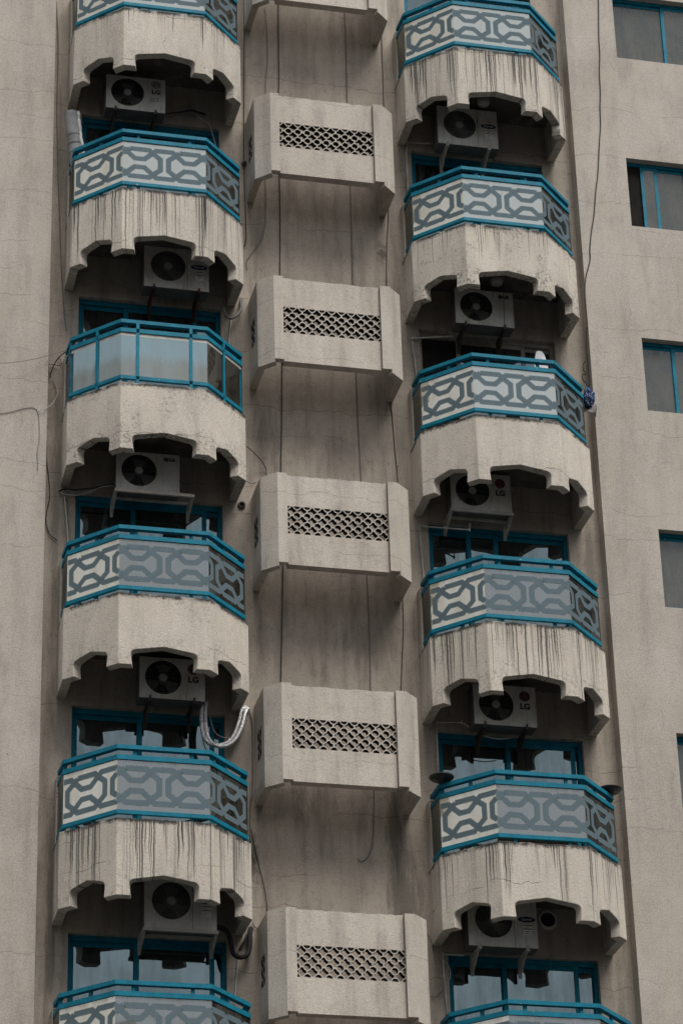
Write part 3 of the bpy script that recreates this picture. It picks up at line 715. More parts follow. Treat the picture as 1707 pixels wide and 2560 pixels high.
# ------------------------------------------------------------------ air-conditioning condensers
def casing_mesh(w, h, fx, fz, fr, name):
    mb = MB(); y0, y1 = -.13, .13; n = 40; rect = [(-w / 2, 0), (w / 2, 0), (w / 2, h), (-w / 2, h)]
    ring = []; 
    for j in range(n):
        a = 2 * math.pi * j / n; ring.append((math.cos(a), math.sin(a)))
    def edge(c, s):
        t = min(((w / 2 - fx) / c if c > 1e-6 else 1e9), ((-w / 2 - fx) / c if c < -1e-6 else 1e9), ((h - fz) / s if s > 1e-6 else 1e9), (-fz / s if s < -1e-6 else 1e9)); return (fx + c * t, fz + s * t)
    pts = [((fx + c * fr, fz + s * fr), edge(c, s)) for c, s in ring]
    for j in range(n):
        (p, q), (p2, q2) = pts[j], pts[(j + 1) % n]
        out = [q, q2]
        for cx, cz in rect:
            a, b = math.atan2(q[1] - fz, q[0] - fx), math.atan2(q2[1] - fz, q2[0] - fx); cc = math.atan2(cz - fz, cx - fx)
            d1 = (cc - a) % (2 * math.pi); d2 = (b - a) % (2 * math.pi)
            if 1e-6 < d1 < d2 - 1e-6: out = [q, (cx, cz), q2]
        mb.face([(p[0], y0, p[1])] + [(x, y0, z) for x, z in out] + [(p2[0], y0, p2[1])])
        # rolled lip and shroud
        r1, r2 = fr, fr * .965
        a0, a1 = ring[j], ring[(j + 1) % n]
        mb.face([(fx + a0[0] * r1, y0, fz + a0[1] * r1), (fx + a1[0] * r1, y0, fz + a1[1] * r1), (fx + a1[0] * r2, y0 + .1, fz + a1[1] * r2), (fx + a0[0] * r2, y0 + .1, fz + a0[1] * r2)], mi=1)
    mb.face([(fx + c * fr * .965, y0 + .1, fz + s * fr * .965) for c, s in ring], mi=1)
    x0, x1 = -w / 2, w / 2
    mb.face([(x0, y0, 0), (x0, y0, h), (x0, y1, h), (x0, y1, 0)], mi=2); mb.face([(x1, y0, 0), (x1, y1, 0), (x1, y1, h), (x1, y0, h)])
    mb.face([(x0, y0, h), (x1, y0, h), (x1, y1, h), (x0, y1, h)]); mb.face([(x0, y0, 0), (x0, y1, 0), (x1, y1, 0), (x1, y0, 0)], mi=2); mb.face([(x0, y1, 0), (x0, y1, h), (x1, y1, h), (x1, y1, 0)])
    return mb.mesh(name, ['casing', 'void', 'fan'])
def fan_mesh(fx, fz, fr):
    mb = MB()
    for b in range(3):
        a0 = b * 2 * math.pi / 3 + .5
        for k in range(6):
            for j in range(3):
                q = []
                for (kk, jj) in ((k, j), (k + 1, j), (k + 1, j + 1), (k, j + 1)):
                    a = a0 + kk / 6 * 1.45; r = fr * (.22 + .7 * jj / 3); yy = -.035 - .035 * (kk / 6 - .5)
                    q.append((fx + r * math.cos(a), yy, fz + r * math.sin(a)))
                mb.face(q)
    mb.lathe([(.0001, -.075), (fr * .22, -.075), (fr * .25, -.02)], (fx, 0, fz), 20, 'y')
    return mb.mesh('fan', 'fan')
def grille_mesh(fx, fz, fr, kind):
    mb = MB(); y = -.127
    if kind == 'C':
        for j in range(52):
            a = 2 * math.pi * j / 52; P = [(fx + r * fr * math.cos(a + .9 * r), y, fz + r * fr * math.sin(a + .9 * r)) for r in (.2, .4, .6, .8, 1.0)]
            for p, q in zip(P, P[1:]): mb.bar(p, q, .003, .004, (0, 1, 0))
        rr = [.28, .42, .56, .7, .85, .97]
    else:
        for j in range(12):
            a = 2 * math.pi * j / 12; mb.bar((fx + .18 * fr * math.cos(a), y, fz + .18 * fr * math.sin(a)), (fx + fr * math.cos(a), y, fz + fr * math.sin(a)), .0028, .003, (0, 1, 0))
        rr = [.3, .45, .6, .75, .9]
    for r in rr:
        n = 36
        for j in range(n):
            a, b = 2 * math.pi * j / n, 2 * math.pi * (j + 1) / n
            mb.bar((fx + r * fr * math.cos(a), y, fz + r * fr * math.sin(a)), (fx + r * fr * math.cos(b), y, fz + r * fr * math.sin(b)), .0026, .003, (0, 1, 0))
    return mb.mesh('fan_grille', 'fan' if kind == 'G' else 'grille')
def emblem_mesh(r):
    mb = MB(); n = 24
    mb.face([(r * math.cos(2 * math.pi * j / n), -.0, r * math.sin(2 * math.pi * j / n)) for j in range(n)]); mb.mi[-1] = 0
    def st(a, b, w): 
        a, b = Vector((a[0], 0, a[1])), Vector((b[0], 0, b[1])); i = len(mb.f); mb.bar(a + Vector((0, -.002, 0)), b + Vector((0, -.002, 0)), w, .002, (0, 1, 0))
        for q in range(i, len(mb.f)): mb.mi[q] = 1
    for j in range(3, 21):
        a, b = 2 * math.pi * j / n - math.pi * .02, 2 * math.pi * (j + 1) / n; st((r * .78 * math.cos(a), r * .78 * math.sin(a)), (r * .78 * math.cos(b), r * .78 * math.sin(b)), r * .1)
    st((0, r * .5), (0, -r * .45), r * .1); st((0, -r * .45), (r * .35, -r * .45), r * .1); st((r * .25, 0), (r * .8, 0), r * .1)
    st((-r * .45, r * .42), (-r * .3, r * .42), r * .14)
    return mb.mesh('emblem', ['redlogo', 'pencil'])
AC = {}
for kind, (w, h, fx, fz, fr) in {'G': (.855, .58, -.118, .30, .238), 'C': (.91, .665, -.115, .362, .245)}.items():
    hubm = MB().lathe([(.0001, -.138), (fr * .21, -.138), (fr * .23, -.128)], (fx, 0, fz), 22, 'y').mesh('hub_cap', 'hub')
    AC[kind] = (w, h, fx, fz, fr, casing_mesh(w, h, fx, fz, fr, 'casing'), fan_mesh(fx, fz, fr), grille_mesh(fx, fz, fr, kind), hubm)
q = MB(); n = 28
q.prism([(.115 * math.cos(2 * math.pi * j / n), .038 * math.sin(2 * math.pi * j / n)) for j in range(n)], 0, .004); OVAL = q.mesh('badge', 'blue')
def bracket(mb, x, front, h, wall, drop=.2):
    """wall angle: arm under the unit, leg down the wall, gusset between (unit-local, wall at y = wall)"""
    mb.box((x - .022, front, -.04), (x + .022, wall, -.003)); mb.box((x - .022, wall - .03, -drop), (x + .022, wall - .002, -.041))
    i = len(mb.v); mb.v += [(x - .004, front + .05, -.04), (x - .004, wall - .03, -.04), (x - .004, wall - .03, -drop), (x + .004, front + .05, -.04), (x + .004, wall - .03, -.04), (x + .004, wall - .03, -drop)]
    for f in ((0, 1, 2), (5, 4, 3), (0, 2, 5, 3)): mb.f.append(tuple(i + a for a in f)); mb.mi.append(0)
    mb.box((x - .012, front - .004, -.003), (x + .012, front + .008, .035))
ACS = [
 ('L', 0, 'G', -.29, -2.065, 'leg', 'white condenser pencilled 303 with a faint round emblem, under the balcony with the streaked lip', 'faint', 'darkmetal'),
 ('L', 1, 'C', .297, -1.932, 'leg', 'condenser with blue oval badge on dark red brackets, above the plain glass balcony', None, 'redbracket'),
 ('L', 2, 'G', -.094, -2.05, 'frame', 'condenser on a rusty angle-iron tray wider than itself', 'small', 'rust'),
 ('L', 3, 'G', .235, -1.948, 'leg', 'condenser joined to the silver foil hoses', 'big', 'darkmetal'),
 ('L', 4, 'C', .336, -1.967, 'frame', 'condenser on a pale tray frame, joined to the black foam hose', None, 'galv'),
 ('R', 0, 'C', -.24, -2.039, 'leg', 'condenser with blue oval badge beside the soffit lamp and no vent ring', None, 'galv'),
 ('R', 1, 'G', -.144, -2.03, 'leg', 'condenser with small red emblem above the ironing board', 'small', 'darkmetal'),
 ('R', 2, 'G', -.347, -1.915, 'frame', 'condenser on a plain tray frame with an elbowed white drain pipe below', 'big', 'galv'),
 ('R', 3, 'G', -.182, -1.99, 'leg', 'condenser with a large dark red emblem above the balcony with round trays', 'red', 'darkmetal'),
 ('R', 4, 'C', -.379, -1.975, 'leg', 'condenser with blue oval badge in front of the round vent ring', None, 'galv')]
for b, k, kind, dx, zb, mount, lab, emb, bm_ in ACS:
    w, h, fx, fz, fr, cm, fm, gm, hm = AC[kind]
    t = thing('condenser_unit', (XB[b] + dx, -.29, ZK[k] + zb), lab, 'air conditioner', 'condensers hung under the balconies')
    c = bevel(link('casing', cm, t), .006, 1); link('fan', fm, t); link('fan_grille', gm, t); link('hub_cap', hm, t)
    if mount == 'leg':
        for x in (-w / 2 + .14, w / 2 - .14):
            q = MB(); bracket(q, x, -.145, h, .288, .26); q.build('bracket', bm_, t)
    else:
        ex = .2 if (b, k) == ('L', 2) else .02
        q = MB(); q.box((-w / 2 - .015, -.15, -.045), (w / 2 + ex, -.115, -.004)); q.build('tray_rail', bm_, t)
        q = MB(); q.box((-w / 2 - .015, .085, -.04), (w / 2 + ex, .115, -.006)); q.build('tray_rail', 'galv', t)
        for x in (-w / 2 + .006, w / 2 + ex - .02):
            q = MB(); q.box((x - .02, -.115, -.043), (x + .02, .288, -.008)); q.box((x - .019, .258, -.22), (x + .019, .287, -.044)); q.bar((x, -.1, -.045), (x, .27, -.2), .03, .02); q.build('bracket', 'galv', t)
    if kind == 'C':
        o = link('badge', OVAL, t); o.location = (.318, -.1345, h * .575)
        l = link('lettering', text_mesh('Carrier', .05, 'label', .25, .0), o); l.rotation_euler = (R(90), 0, 0); l.location = (0, -.0015, 0)
        q = MB(); q.box((.27, -.1325, h * .26), (.385, -.1305, h * .49)); la = q.build('data_plate', 'label', t)
        q = MB()
        for z in (.45, .375): q.box((.272, -.1342, h * z), (.383, -.1328, h * z + .012))
        for z, x in ((.415, .29), (.33, .3), (.29, .28)): q.box((x, -.1342, h * z), (x + .05, -.1328, h * z + .006))
        q.build('printed_lines', 'ink', la)
        q = MB(); q.box((fx + fr + .018, -.1312, .01), (fx + fr + .024, -.1298, h - .01)); q.build('panel_joint', 'void', t)
    else:
        if emb == 'small': ex_, ez, er, lx, lz_, ls = .245, h * .86, .034, .325, h * .86, .06
        elif emb == 'faint': ex_, ez, er, lx, lz_, ls = .29, h * .83, .07, .29, h * .6, .095
        else: ex_, ez, er, lx, lz_, ls = .275, h * .76, .075, .275, h * .5, .11
        e = link('emblem', emblem_mesh(er), t); e.location = (ex_, -.1335, ez)
        if emb == 'faint': e.data.materials[0] = M['pencil']; e.data.materials[1] = M['casing']
        l = link('lettering', text_mesh('LG', ls * 1.05, 'ink', 0, .0045), t); l.rotation_euler = (R(90), 0, 0); l.location = (lx, -.133, lz_)
        if emb == 'faint':
            l = link('pencilled_number', text_mesh('303', .1, 'pencil', .1, -.001), t); l.rotation_euler = (R(90), R(-4), 0); l.location = (.26, -.133, h * .36)
# ------------------------------------------------------------------ pipes, hoses and cables (photo polylines on known planes)
def run(name, pts, Y, r, mat, label, cat, group=None, sub=5, n=6):
    ys = Y if isinstance(Y, (list, tuple)) else [Y] * len(pts)
    P = spline([at(x, y, yy) for (x, y), yy in zip(pts, ys)], sub); base = P[-1].copy()
    mb = MB(); mb.tube([p - base for p in P], r, n); o = mb.build(name, mat, None, True); o.location = base
    return tag(o, label, cat, group)
def px(x0, y0, s, pts): return [(x0 + x * s, y0 + y * s) for x, y in pts]
c8, e8, w8 = .38265, .31888, .2975
run('cable', px(1400, 0, w8, [(320, -60), (322, 0), (325, 300), (333, 450), (330, 600), (338, 780), (335, 900), (340, 1050), (330, 1200), (318, 1450), (300, 1600), (285, 1800), (262, 1950), (250, 2100), (252, 2180), (215, 2330), (208, 2450), (212, 2560), (225, 2680), (228, 2760)]), -WD - .012, .0085, 'cable', 'long black cable hanging down the windowed wing wall', 'cable')
run('cable', px(1400, 700, w8, [(222, 400), (220, 520), (226, 620), (238, 760), (246, 860), (250, 915)]), [-.2, -.16, -.14, -.12, -.12, -.14], .006, 'cable', 'black cable in the corner beside the windowed wing, above the floral cloth', 'cable')
run('cable', px(1400, 700, w8, [(208, 680), (192, 715), (195, 755), (214, 778), (212, 795), (196, 790), (184, 805), (190, 835), (215, 868), (246, 900)]), -.06, .006, 'cable', 'curled loose black wire above the floral cloth', 'cable')
run('cable', [(694, -20), (695.6, 6), (697, 191), (696.5, 236), (698, 340), (698.7, 440), (700.3, 542), (699.7, 689), (702, 800), (705, 910), (704, 1065), (702, 1179), (705, 1300), (707.6, 1415), (702, 1698), (701, 1760)], -.012, .0075, 'cable', 'straight black cable dropping behind the ledges, nearest the blank wing', 'cable')
run('cable', [(860, -20), (861.5, 27), (864.5, 105), (867.7, 255), (872, 370), (875.7, 459), (879, 606), (882, 709), (886, 820), (890, 926), (895, 1065), (903, 1200), (912, 1350), (920, 1500), (925, 1650), (926, 1727), (931, 1850), (935, 1975), (933, 2080), (928, 2122), (916, 2147), (903, 2155), (897, 2152), (895, 2147)], -.012, .0062, 'greycable', 'grey cable behind the ledges ending in a loose hook', 'cable')
run('cable', [(953, 60), (954, 99), (957, 191), (959, 265), (965, 400), (971, 526), (967, 606), (966, 715), (968, 860), (968, 934), (975, 1000), (981, 1050), (987, 1128), (994, 1202), (1003, 1400), (1008, 1560), (1005, 1650), (1002, 1730)], -.012, .006, 'cable', 'thin black wire behind the ledges, nearest the windowed wing', 'cable')
run('cable', px(560, 0, e8, [(320, 50), (335, 200), (340, 300), (341, 420), (338, 520), (328, 620), (326, 800), (325, 1200), (325, 1410), (328, 1560), (326, 1680), (315, 1800), (280, 1900), (220, 1980), (178, 2040), (175, 2080), (182, 2110)]), -.015, .005, 'greycable', 'thin grey wire curling away under the mat roll level ledge', 'cable')
run('cable', px(560, 0, e8, [(158, -40), (158, 400), (156, 900), (155, 1260), (160, 1450), (166, 1600), (172, 1800), (172, 1870), (160, 1930)]), -.015, .0075, 'cable', 'black cable in the recess edge beside the streaked balcony, with a junction ring', 'cable')
run('cable', px(560, 650, e8, [(178, 1460), (240, 1515), (290, 1570), (322, 1620), (332, 1665), (332, 1700)]), [-.3, -.2, -.12, -.05, -.02, -.02], .006, 'cable', 'short black wire arching from the plain glass balcony to the recess', 'cable')
run('cable', px(560, 650, e8, [(178, 1732), (200, 1748), (228, 1752), (250, 1745)]), [-.2, -.25, -.35, -.5], .005, 'greycable', 'short slack wire below the arching black wire', 'cable')
z3 = .19139
run('cable', px(0, 830, z3, [(-40, 403), (0, 403), (130, 398), (330, 372), (500, 338), (690, 290), (862, 236)]), [-.42, -.4, -.38, -.34, -.3, -.26, -.22], .0045, 'greycable', 'slack grey wire crossing the blank wing to the plain glass balcony rail', 'cable')
run('cable', px(0, 830, z3, [(-40, 1066), (0, 1062), (130, 1045), (280, 1003), (400, 985), (460, 1000), (490, 1040), (510, 1170), (512, 1400), (485, 1580), (490, 1690), (490, 1812)]), -WD - .008, .004, 'greycable', 'grey wire on the blank wing that turns down and ends', 'cable')
run('cable', px(0, 830, z3, [(500, 1042), (560, 1015), (612, 988), (680, 940), (730, 860), (752, 780), (735, 690), (700, 620), (672, 596)]), [-.22, -.23, -.22, -.16, -.1, -.06, -.04, -.03, -.03], .005, 'palecable', 'pale looped wire in the corner of the blank wing', 'cable')
run('cable', px(0, 830, z3, [(655, 595), (658, 560), (675, 500), (710, 420), (745, 360), (800, 300), (862, 255)]), [-.04, -.04, -.05, -.06, -.08, -.14, -.2], .008, 'cable', 'black knotted wire bundle rising to the plain glass balcony', 'cable')
run('cable', px(0, 830, z3, [(652, 560), (625, 490), (632, 430), (690, 420), (760, 436), (800, 430), (790, 360), (750, 345)]), -.03, .005, 'cable', 'tangled black wire loop beside the plain glass balcony pier', 'cable')
run('cable', px(0, 830, z3, [(598, 1250), (606, 1500), (612, 1700), (636, 1880), (652, 2050), (646, 2180), (620, 2290), (608, 2360), (602, 2480), (650, 2640), (745, 2720)]), -.02, .006, 'cable', 'black cable slack in the corner below the blank wing wires', 'cable')
run('cable', px(100, 0, c8, [(106, -30), (120, 300), (112, 700), (118, 1100), (130, 1400), (138, 1700), (150, 1900), (160, 2050), (172, 2160)]), -.02, .0065, 'greycable', 'grey cable down the corner of the blank wing beside the mat roll', 'cable')
run('cable', px(100, 1600, c8, [(1360, 440), (1385, 540), (1388, 700), (1386, 1000), (1375, 1050), (1372, 1200), (1378, 1340), (1398, 1440)]), -.02, .008, 'greycable', 'grey conduit beside the silver foil hoses', 'conduit')
run('cable', px(600, 1650, e8, [(90, 1330), (110, 1450), (150, 1620), (185, 1760), (205, 1880), (210, 1980), (180, 2060), (135, 2105), (110, 2090), (100, 2060)]), -.02, .0055, 'cable', 'black wire hanging beside the lowest vent-screen ledge', 'cable')
run('cable', px(100, 1600, c8, [(1088, 340), (1100, 420), (1115, 520), (1135, 590), (1165, 625), (1210, 640), (1250, 636)]), -.2, .006, 'palecable', 'pale drain tube hanging beside the silver foil hoses', 'tube')
# foil hoses
for i, off in enumerate((-3, 22)):
    h = run('insulated_hose', px(100, 1600, c8, [(1066 + off * .9, 405), (1058 + off, 470), (1060 + off, 560), (1072 + off, 630), (1105 + off * .8, 675), (1160 + off * .4, 690 + off * .3), (1220 + off * .4, 675 + off * .6), (1270 + off * .7, 620 + off * .8), (1300 + off, 540 + off * .8), (1318 + off, 470 + off * .6), (1345 + off * .6, 440 + off * .3)]), [-.27, -.3, -.3, -.3, -.28, -.25, -.2, -.14, -.1, -.07, -.03], .027, 'foil', 'silver foil insulated hose looping from the condenser to the wall, the ' + ('upper of the pair' if i == 0 else 'lower of the pair'), 'hose', None, 5, 10)
run('insulated_hose', px(500, 2250, .13177, [(330, 520), (420, 540), (510, 610), (565, 720), (590, 880), (630, 1020), (700, 1080), (790, 1095), (880, 1060), (930, 960), (945, 800), (945, 640), (965, 540)]), [-.27, -.28, -.28, -.26, -.24, -.22, -.2, -.17, -.14, -.11, -.08, -.05, -.02], .032, 'foam', 'thick black foam hose looping from the pale tray condenser to the wall', 'hose', None, 5, 10)
run('insulated_hose', px(500, 2250, .13177, [(900, 660), (850, 780), (790, 880), (745, 970)]), [-.05, -.06, -.06, -.05], .018, 'foam', 'short black foam tail beside the thick black hose loop', 'hose', None, 4, 8)
run('drain_pipe', px(500, 2250, .13177, [(745, 970), (725, 1120), (705, 1350), (680, 1600), (668, 1800), (655, 2000)]), [-.05, -.03, -.02, -.02, -.02, -.02], .009, 'whitepipe', 'thin pale drain pipe below the thick black hose loop', 'pipe')
run('insulated_hose', px(540, 720, .2551, [(80, 200), (90, 250), (125, 290), (170, 290), (215, 255), (245, 200), (242, 130), (250, 100)]), [-.22, -.22, -.2, -.17, -.13, -.08, -.04, -.01], .02, 'greycable', 'grey taped hose loop under the red-bracket condenser parapet', 'hose', None, 5, 8)
run('drain_pipe', px(540, 720, .2551, [(150, 300), (140, 390), (130, 480), (125, 600), (120, 700)]), -.02, .011, 'whitepipe', 'short white drain pipe below the grey taped hose', 'pipe')
run('drain_pipe', px(100, 1080, c8, [(160, 420), (168, 510), (176, 600), (182, 700), (184, 800)]), -.02, .011, 'whitepipe', 'short white drain pipe beside the rusty tray condenser', 'pipe')
run('cable', px(100, 1080, c8, [(125, 388), (160, 372), (230, 378), (330, 368), (420, 352), (485, 346)]), [-.02, -.06, -.16, -.22, -.26, -.28], .013, 'foam', 'black taped wire bundle from the corner to the rusty tray condenser', 'cable')
run('cable', px(100, 1080, c8, [(130, 396), (170, 408), (250, 412), (330, 390), (400, 360), (480, 350)]), [-.02, -.08, -.18, -.24, -.27, -.28], .006, 'palecable', 'pale wire sagging under the black taped bundle', 'cable')
run('cable', px(100, 0, c8, [(815, 742), (870, 735), (930, 728), (985, 718), (1030, 730), (1080, 745)]), [-.25, -.22, -.18, -.14, -.08, -.02], .014, 'foam', 'black taped pipe bundle beside the condenser pencilled 303', 'pipe')
run('drain_pipe', px(100, 0, c8, [(1020, 740), (1060, 780), (1108, 812), (1125, 870), (1145, 940), (1160, 1010)]), -.06, .008, 'palecable', 'pale tube hanging beside the condenser pencilled 303', 'tube')
def pipe2(x0, y0, pts, label, Y=-.02, r=.0135):
    P = [at(x0 + x * c8, y0 + y * c8, yy) for (x, y), yy in zip(pts, Y if isinstance(Y, (list, tuple)) else [Y] * len(pts))]; base = P[-1].copy(); mb = MB(); mb.tube([p - base for p in P], r, 7)
    for p in P[1:-1]: mb.lathe([(r * 1.3, -.02), (r * 1.3, .02)], p - base, 8)
    o = mb.build('drain_pipe', 'whitepipe', None, True); o.location = base; tag(o, label, 'pipe')
pipe2(950, 0, [(355, 937), (178, 930), (172, 1000), (176, 1110), (182, 1280)], 'white drain pipe running level then down beside the soffit lamp condenser', [-.1, -.025, -.02, -.02, -.02])
pipe2(950, 550, [(480, 758), (210, 772), (216, 860), (228, 920), (240, 1060)], 'white drain pipe below the condenser over the ironing board', [-.14, -.03, -.02, -.02, -.02])
pipe2(1000, 1080, [(455, 600), (453, 640), (300, 628), (128, 615), (138, 780), (155, 960), (165, 1060)], 'white elbowed drain pipe under the plain tray condenser', [-.28, -.28, -.16, -.02, -.02, -.02, -.02], .012)
pipe2(1000, 1600, [(450, 570), (405, 540), (242, 538), (240, 640), (245, 780), (246, 900)], 'thin pale drain pipe beside the large red emblem condenser', [-.16, -.1, -.02, -.02, -.02, -.02], .0095)
pipe2(1000, 2000, [(420, 1018), (282, 1012), (285, 1150), (298, 1290), (312, 1440)], 'pale drain pipe under the condenser before the vent ring', [-.1, -.02, -.02, -.02, -.02], .012)
run('cable', px(1000, 2000, c8, [(185, 942), (225, 948), (262, 950), (272, 1000), (290, 1050), (318, 1090), (328, 1150), (318, 1190)]), -.045, .006, 'palecable', 'pale cable bending round the pier below the lowest round tray balcony', 'cable')
run('cable', px(1000, 2000, c8, [(180, 880), (205, 930), (218, 990)]), -.02, .004, 'cable', 'tiny black wire beside the bending pale cable', 'cable')
run('cable', px(1000, 2000, c8, [(200, 1290), (235, 1285), (280, 1245)]), [-.02, -.02, -.03], .005, 'greycable', 'slack grey wire low beside the pale drain pipe', 'cable')
run('cable', px(1000, 1600, c8, [(545, 630), (600, 642), (660, 648), (730, 640)]), -.25, .007, 'palecable', 'pale curved tube under the large red emblem condenser', 'tube')
run('cable', px(1080, 250, .1148, [(1400, 1180), (1350, 1250), (1340, 1350), (1300, 1430), (1230, 1460), (1180, 1400)]), [-.28, -.26, -.24, -.22, -.2, -.18], .007, 'cable', 'short black tube looping under the soffit lamp condenser', 'tube')
run('cable', px(950, 550, c8, [(805, 368), (806, 450), (808, 560), (812, 690)]), -.45, .004, 'cable', 'taut black cord hanging in front of the condenser over the ironing board', 'cord')
# wall openings: broken ring and pipe stub
def disc(name, X, r, th, mat, label, cat, axis='y', prof=None):
    mb = MB(); mb.lathe(prof or [(.0001, -th), (r, -th), (r, 0), (.0001, 0)], (0, 0, 0), 26, axis); o = mb.build(name, mat, None, False); o.location = X; tag(o, label, cat); return o
o = disc('vent_ring', at(1000 + 962 * c8, 2000 + 788 * c8, 0), .13, .03, 'whitepipe', 'round pale vent ring with a dark hole in the wall under a parapet', 'vent', 'y', [(.098, .0), (.1, -.03), (.125, -.028), (.135, 0)])
q = MB(); q.lathe([(.0001, -.012), (.099, -.012), (.099, 0)], (0, 0, 0), 24, 'y'); q.build('duct_hole', 'void', o)
o = disc('pipe_sleeve', at(540 + 250 * .2551, 720 + 2130 * .2551, 0), .045, .03, 'darkmetal', 'small dark pipe sleeve in the wall beside the rusty tray condenser', 'vent', 'y', [(.03, -.0), (.032, -.035), (.05, -.03), (.055, 0)])
q = MB(); q.lathe([(.0001, -.01), (.031, -.01), (.031, 0)], (0, 0, 0), 16, 'y'); q.build('duct_hole', 'void', o)
o = disc('junction_ring', at(560 + 156 * e8, 1278 * e8, -.02), .035, .02, 'black', 'small black junction ring on the cable beside the streaked balcony', 'fitting', 'y', [(.018, 0), (.02, -.025), (.036, -.022), (.04, 0)])
# soffit lamps
for (X, lab) in ((atz(1208, 250, ZK[0] - 1.262), 'pale bulkhead lamp on the dark soffit beside the blue oval badge condenser'), (atz(1241, 698, ZK[1] - 1.262), 'pale bulkhead lamp on the soffit above the ironing board')):
    t = thing('bulkhead_lamp', X, lab, 'lamp', 'soffit lamps in the windowed wing bay')
    MB().lathe([(.0001, 0), (.1, 0), (.1, -.025), (.0001, -.025)], (0, 0, 0), 20).build('base', 'greyframe', t)
    MB().lathe([(.092, -.025), (.09, -.06), (.07, -.085), (.0001, -.095)], (0, 0, 0), 20).build('diffuser', 'lampglass', t, True)
# ------------------------------------------------------------------ things kept on the balconies
# rolled grey mat standing in the corner of the streaked balcony
bx, bz = XB['L'], ZK[1]
top = at(178, 283, -.33); bot = Vector((bx - .99, -.36, bz - .94))
t = thing('mat_roll', bot, 'grey rolled mat with tape bands standing in the corner of the streaked balcony', 'mat')
ax = top - bot
q = MB(); P = [ax * (i / 16) for i in range(17)]; q.tube(P, [.1 + .002 * math.sin(i * 2.1) for i in range(17)], 22); q.build('roll', 'grey_roll', t, False)
dz = ax.normalized()
for f in (.62, .7, .78):
    q = MB(); q.tube([ax * f - dz * .006, ax * f + dz * .006], .104, 22, False); q.build('tape_band', 'darkmetal', t)
side = Vector((.085, -.055, 0)); q = MB(); rr = random.Random(2)
q.tube([ax * f + side + Vector((rr.uniform(-.006, .006), rr.uniform(-.006, .006), 0)) for f in [.45 + .55 * i / 18 for i in range(19)]] + [ax * 1.005 + side], [.024 + rr.uniform(-.006, .006) for i in range(19)] + [.012], 8); q.build('torn_edge', 'tape', t)
# ironing board
bz = ZK[2]; xb = XB['R']
tp = at(950 + 1052 * c8, 550 + 826 * c8, -.72)
prof = [(0, 0), (.045, -.012), (.075, -.07), (.1, -.2), (.13, -.42), (.145, -.7), (.15, -1.25), (.12, -1.3), (-.12, -1.3), (-.15, -1.25), (-.145, -.7), (-.115, -.42), (-.085, -.2), (-.06, -.07), (-.04, -.012)]
t = thing('ironing_board', (tp.x, -.72, tp.z - 1.34), 'white ironing board leaning upright behind the patterned glass', 'ironing board')
q = MB(); q.prism([(x, z + 1.34) for x, z in prof], -.016, .016); o = q.build('board', 'white', t); bevel(o, .008, 2); o.rotation_euler = (R(-5), 0, 0)
q = MB(); q.tube([(-.06, .03, 1.0), (-.06, .16, .0)], .012, 8); q.tube([(.06, .03, 1.0), (.06, .16, .0)], .012, 8); q.build('folded_legs', 'galv', t)
# floral cloth bundle and grey cloth outside the same balcony
cb = at(1471, 996, -.42)
t = thing('cloth_bundle', cb - Vector((0, 0, .16)), 'navy floral cloth bundled outside the ironing board balcony', 'cloth')
bm = bmesh.new(); bmesh.ops.create_icosphere(bm, subdivisions=4, radius=1)
for v in bm.verts:
    p = v.co.copy(); a = math.atan2(p.y, p.x); f = 1 + .1 * math.sin(7 * a + 3 * p.z) + .06 * math.sin(13 * a - 5 * p.z) + .05 * math.sin(9 * p.z + 2 * a)
    v.co = Vector((p.x * .085 * f * (1 - .18 * p.z) + .012 * math.sin(4 * p.z), p.y * .09 * f, p.z * .165 * (1 + .1 * math.sin(5 * a) + .12 * math.sin(3 * a)) + .16))
me = bpy.data.meshes.new('bundle'); bm.to_mesh(me); bm.free(); me.materials.append(M['floral'])
for p in me.polygons: p.use_smooth = True
link('bundle', me, t)
q = MB(); n = 14
for i in range(n + 1):
    for j in range(7):
        u, v = i / n, j / 6; q.v.append((-.08 + .17 * u, -.03 + .05 * math.sin(u * 5 + v * 2), .03 - .17 * v * (.55 + .45 * u) + .02 * math.sin(u * 9)))
for i in range(n):
    for j in range(6): q.f.append((i * 7 + j, i * 7 + j + 1, (i + 1) * 7 + j + 1, (i + 1) * 7 + j)); q.mi.append(0)
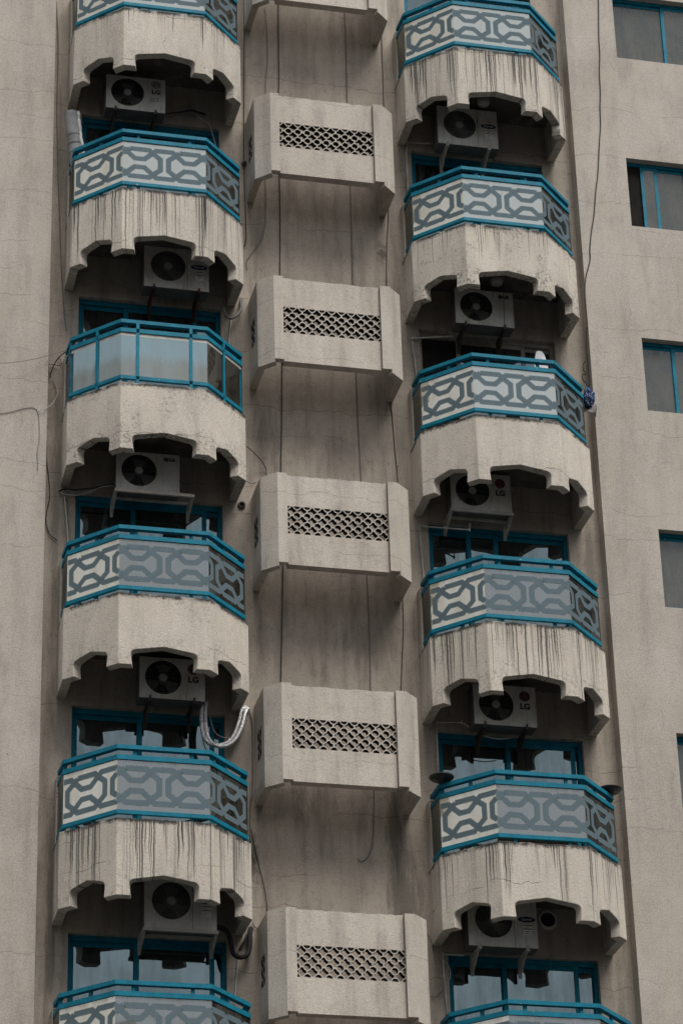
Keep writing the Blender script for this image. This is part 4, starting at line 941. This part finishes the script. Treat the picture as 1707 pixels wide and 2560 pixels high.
o = q.build('hanging_fold', 'greycloth', t, True); so = o.modifiers.new('thick', 'SOLIDIFY'); so.thickness = .008
q = MB(); q.tube([(-.1, .06, .12), (-.26, .07, .13), (-.3, .1, .12)], .008, 6); q.build('hook', 'galv', t)
# black round trays on the pier tops
for sg, lab in ((-1, 'black round tray on the handrail corner nearer the ledges'), (1, 'black round tray on the handrail corner nearer the windowed wing')):
    X = Vector((XB['R'] + (-1.15 if sg < 0 else 1.13), -.62 if sg < 0 else -.58, ZK[4] + .135))
    o = thing('round_tray', X, lab, 'tray', 'black trays on the handrail corners')
    MB().lathe([(.0001, 0), (.05, 0), (.055, .04), (.13, .045), (.165, .075), (.16, .085), (.12, .06), (.0001, .058)], (0, 0, 0), 30).build('tray', 'black', o, True)
# small things seen through the slot above the parapet
def slot(name, b, k, x0, x1, mat, lab, cat, y=-.9):
    rr = random.Random(len(lab)); q = MB(); n = 12; X = XB[b]
    for i in range(n + 1):
        x = x0 + (x1 - x0) * i / n
        for yy, zz in ((-.07, -.1), (-.075, .05 + rr.uniform(-.02, .02)), (0, .1 + rr.uniform(-.02, .02)), (.07, .04), (.075, -.1)): q.v.append((x - (x0 + x1) / 2, yy, zz + .1))
    for i in range(n):
        for j in range(4): a = i * 5 + j; q.f.append((a, a + 1, a + 6, a + 5)); q.mi.append(0)
    o = q.build(name, mat, None, True); o.location = (X + (x0 + x1) / 2, y, ZK[k] - .94); tag(o, lab, cat)
slot('folded_cloth', 'L', 3, -.28, .32, 'purple', 'purple folded cloth seen in the slot under the glass', 'cloth')
slot('folded_cloth', 'R', 3, -.05, .35, 'redcloth', 'dark red bundle seen in the slot under the glass', 'cloth')
def board(b, k, x0, x1, z0, z1, y, mat, lab):
    q = MB(); q.box((-(x1 - x0) / 2, -.008, 0), ((x1 - x0) / 2, .008, z1 - z0)); o = q.build('board', mat); o.location = (XB[b] + (x0 + x1) / 2, y, ZK[k] + z0); tag(o, lab, 'board')
board('R', 4, -.56, .5, -.94, -.7, -1.0, 'ply', 'weathered board behind the slot of the round tray balcony')
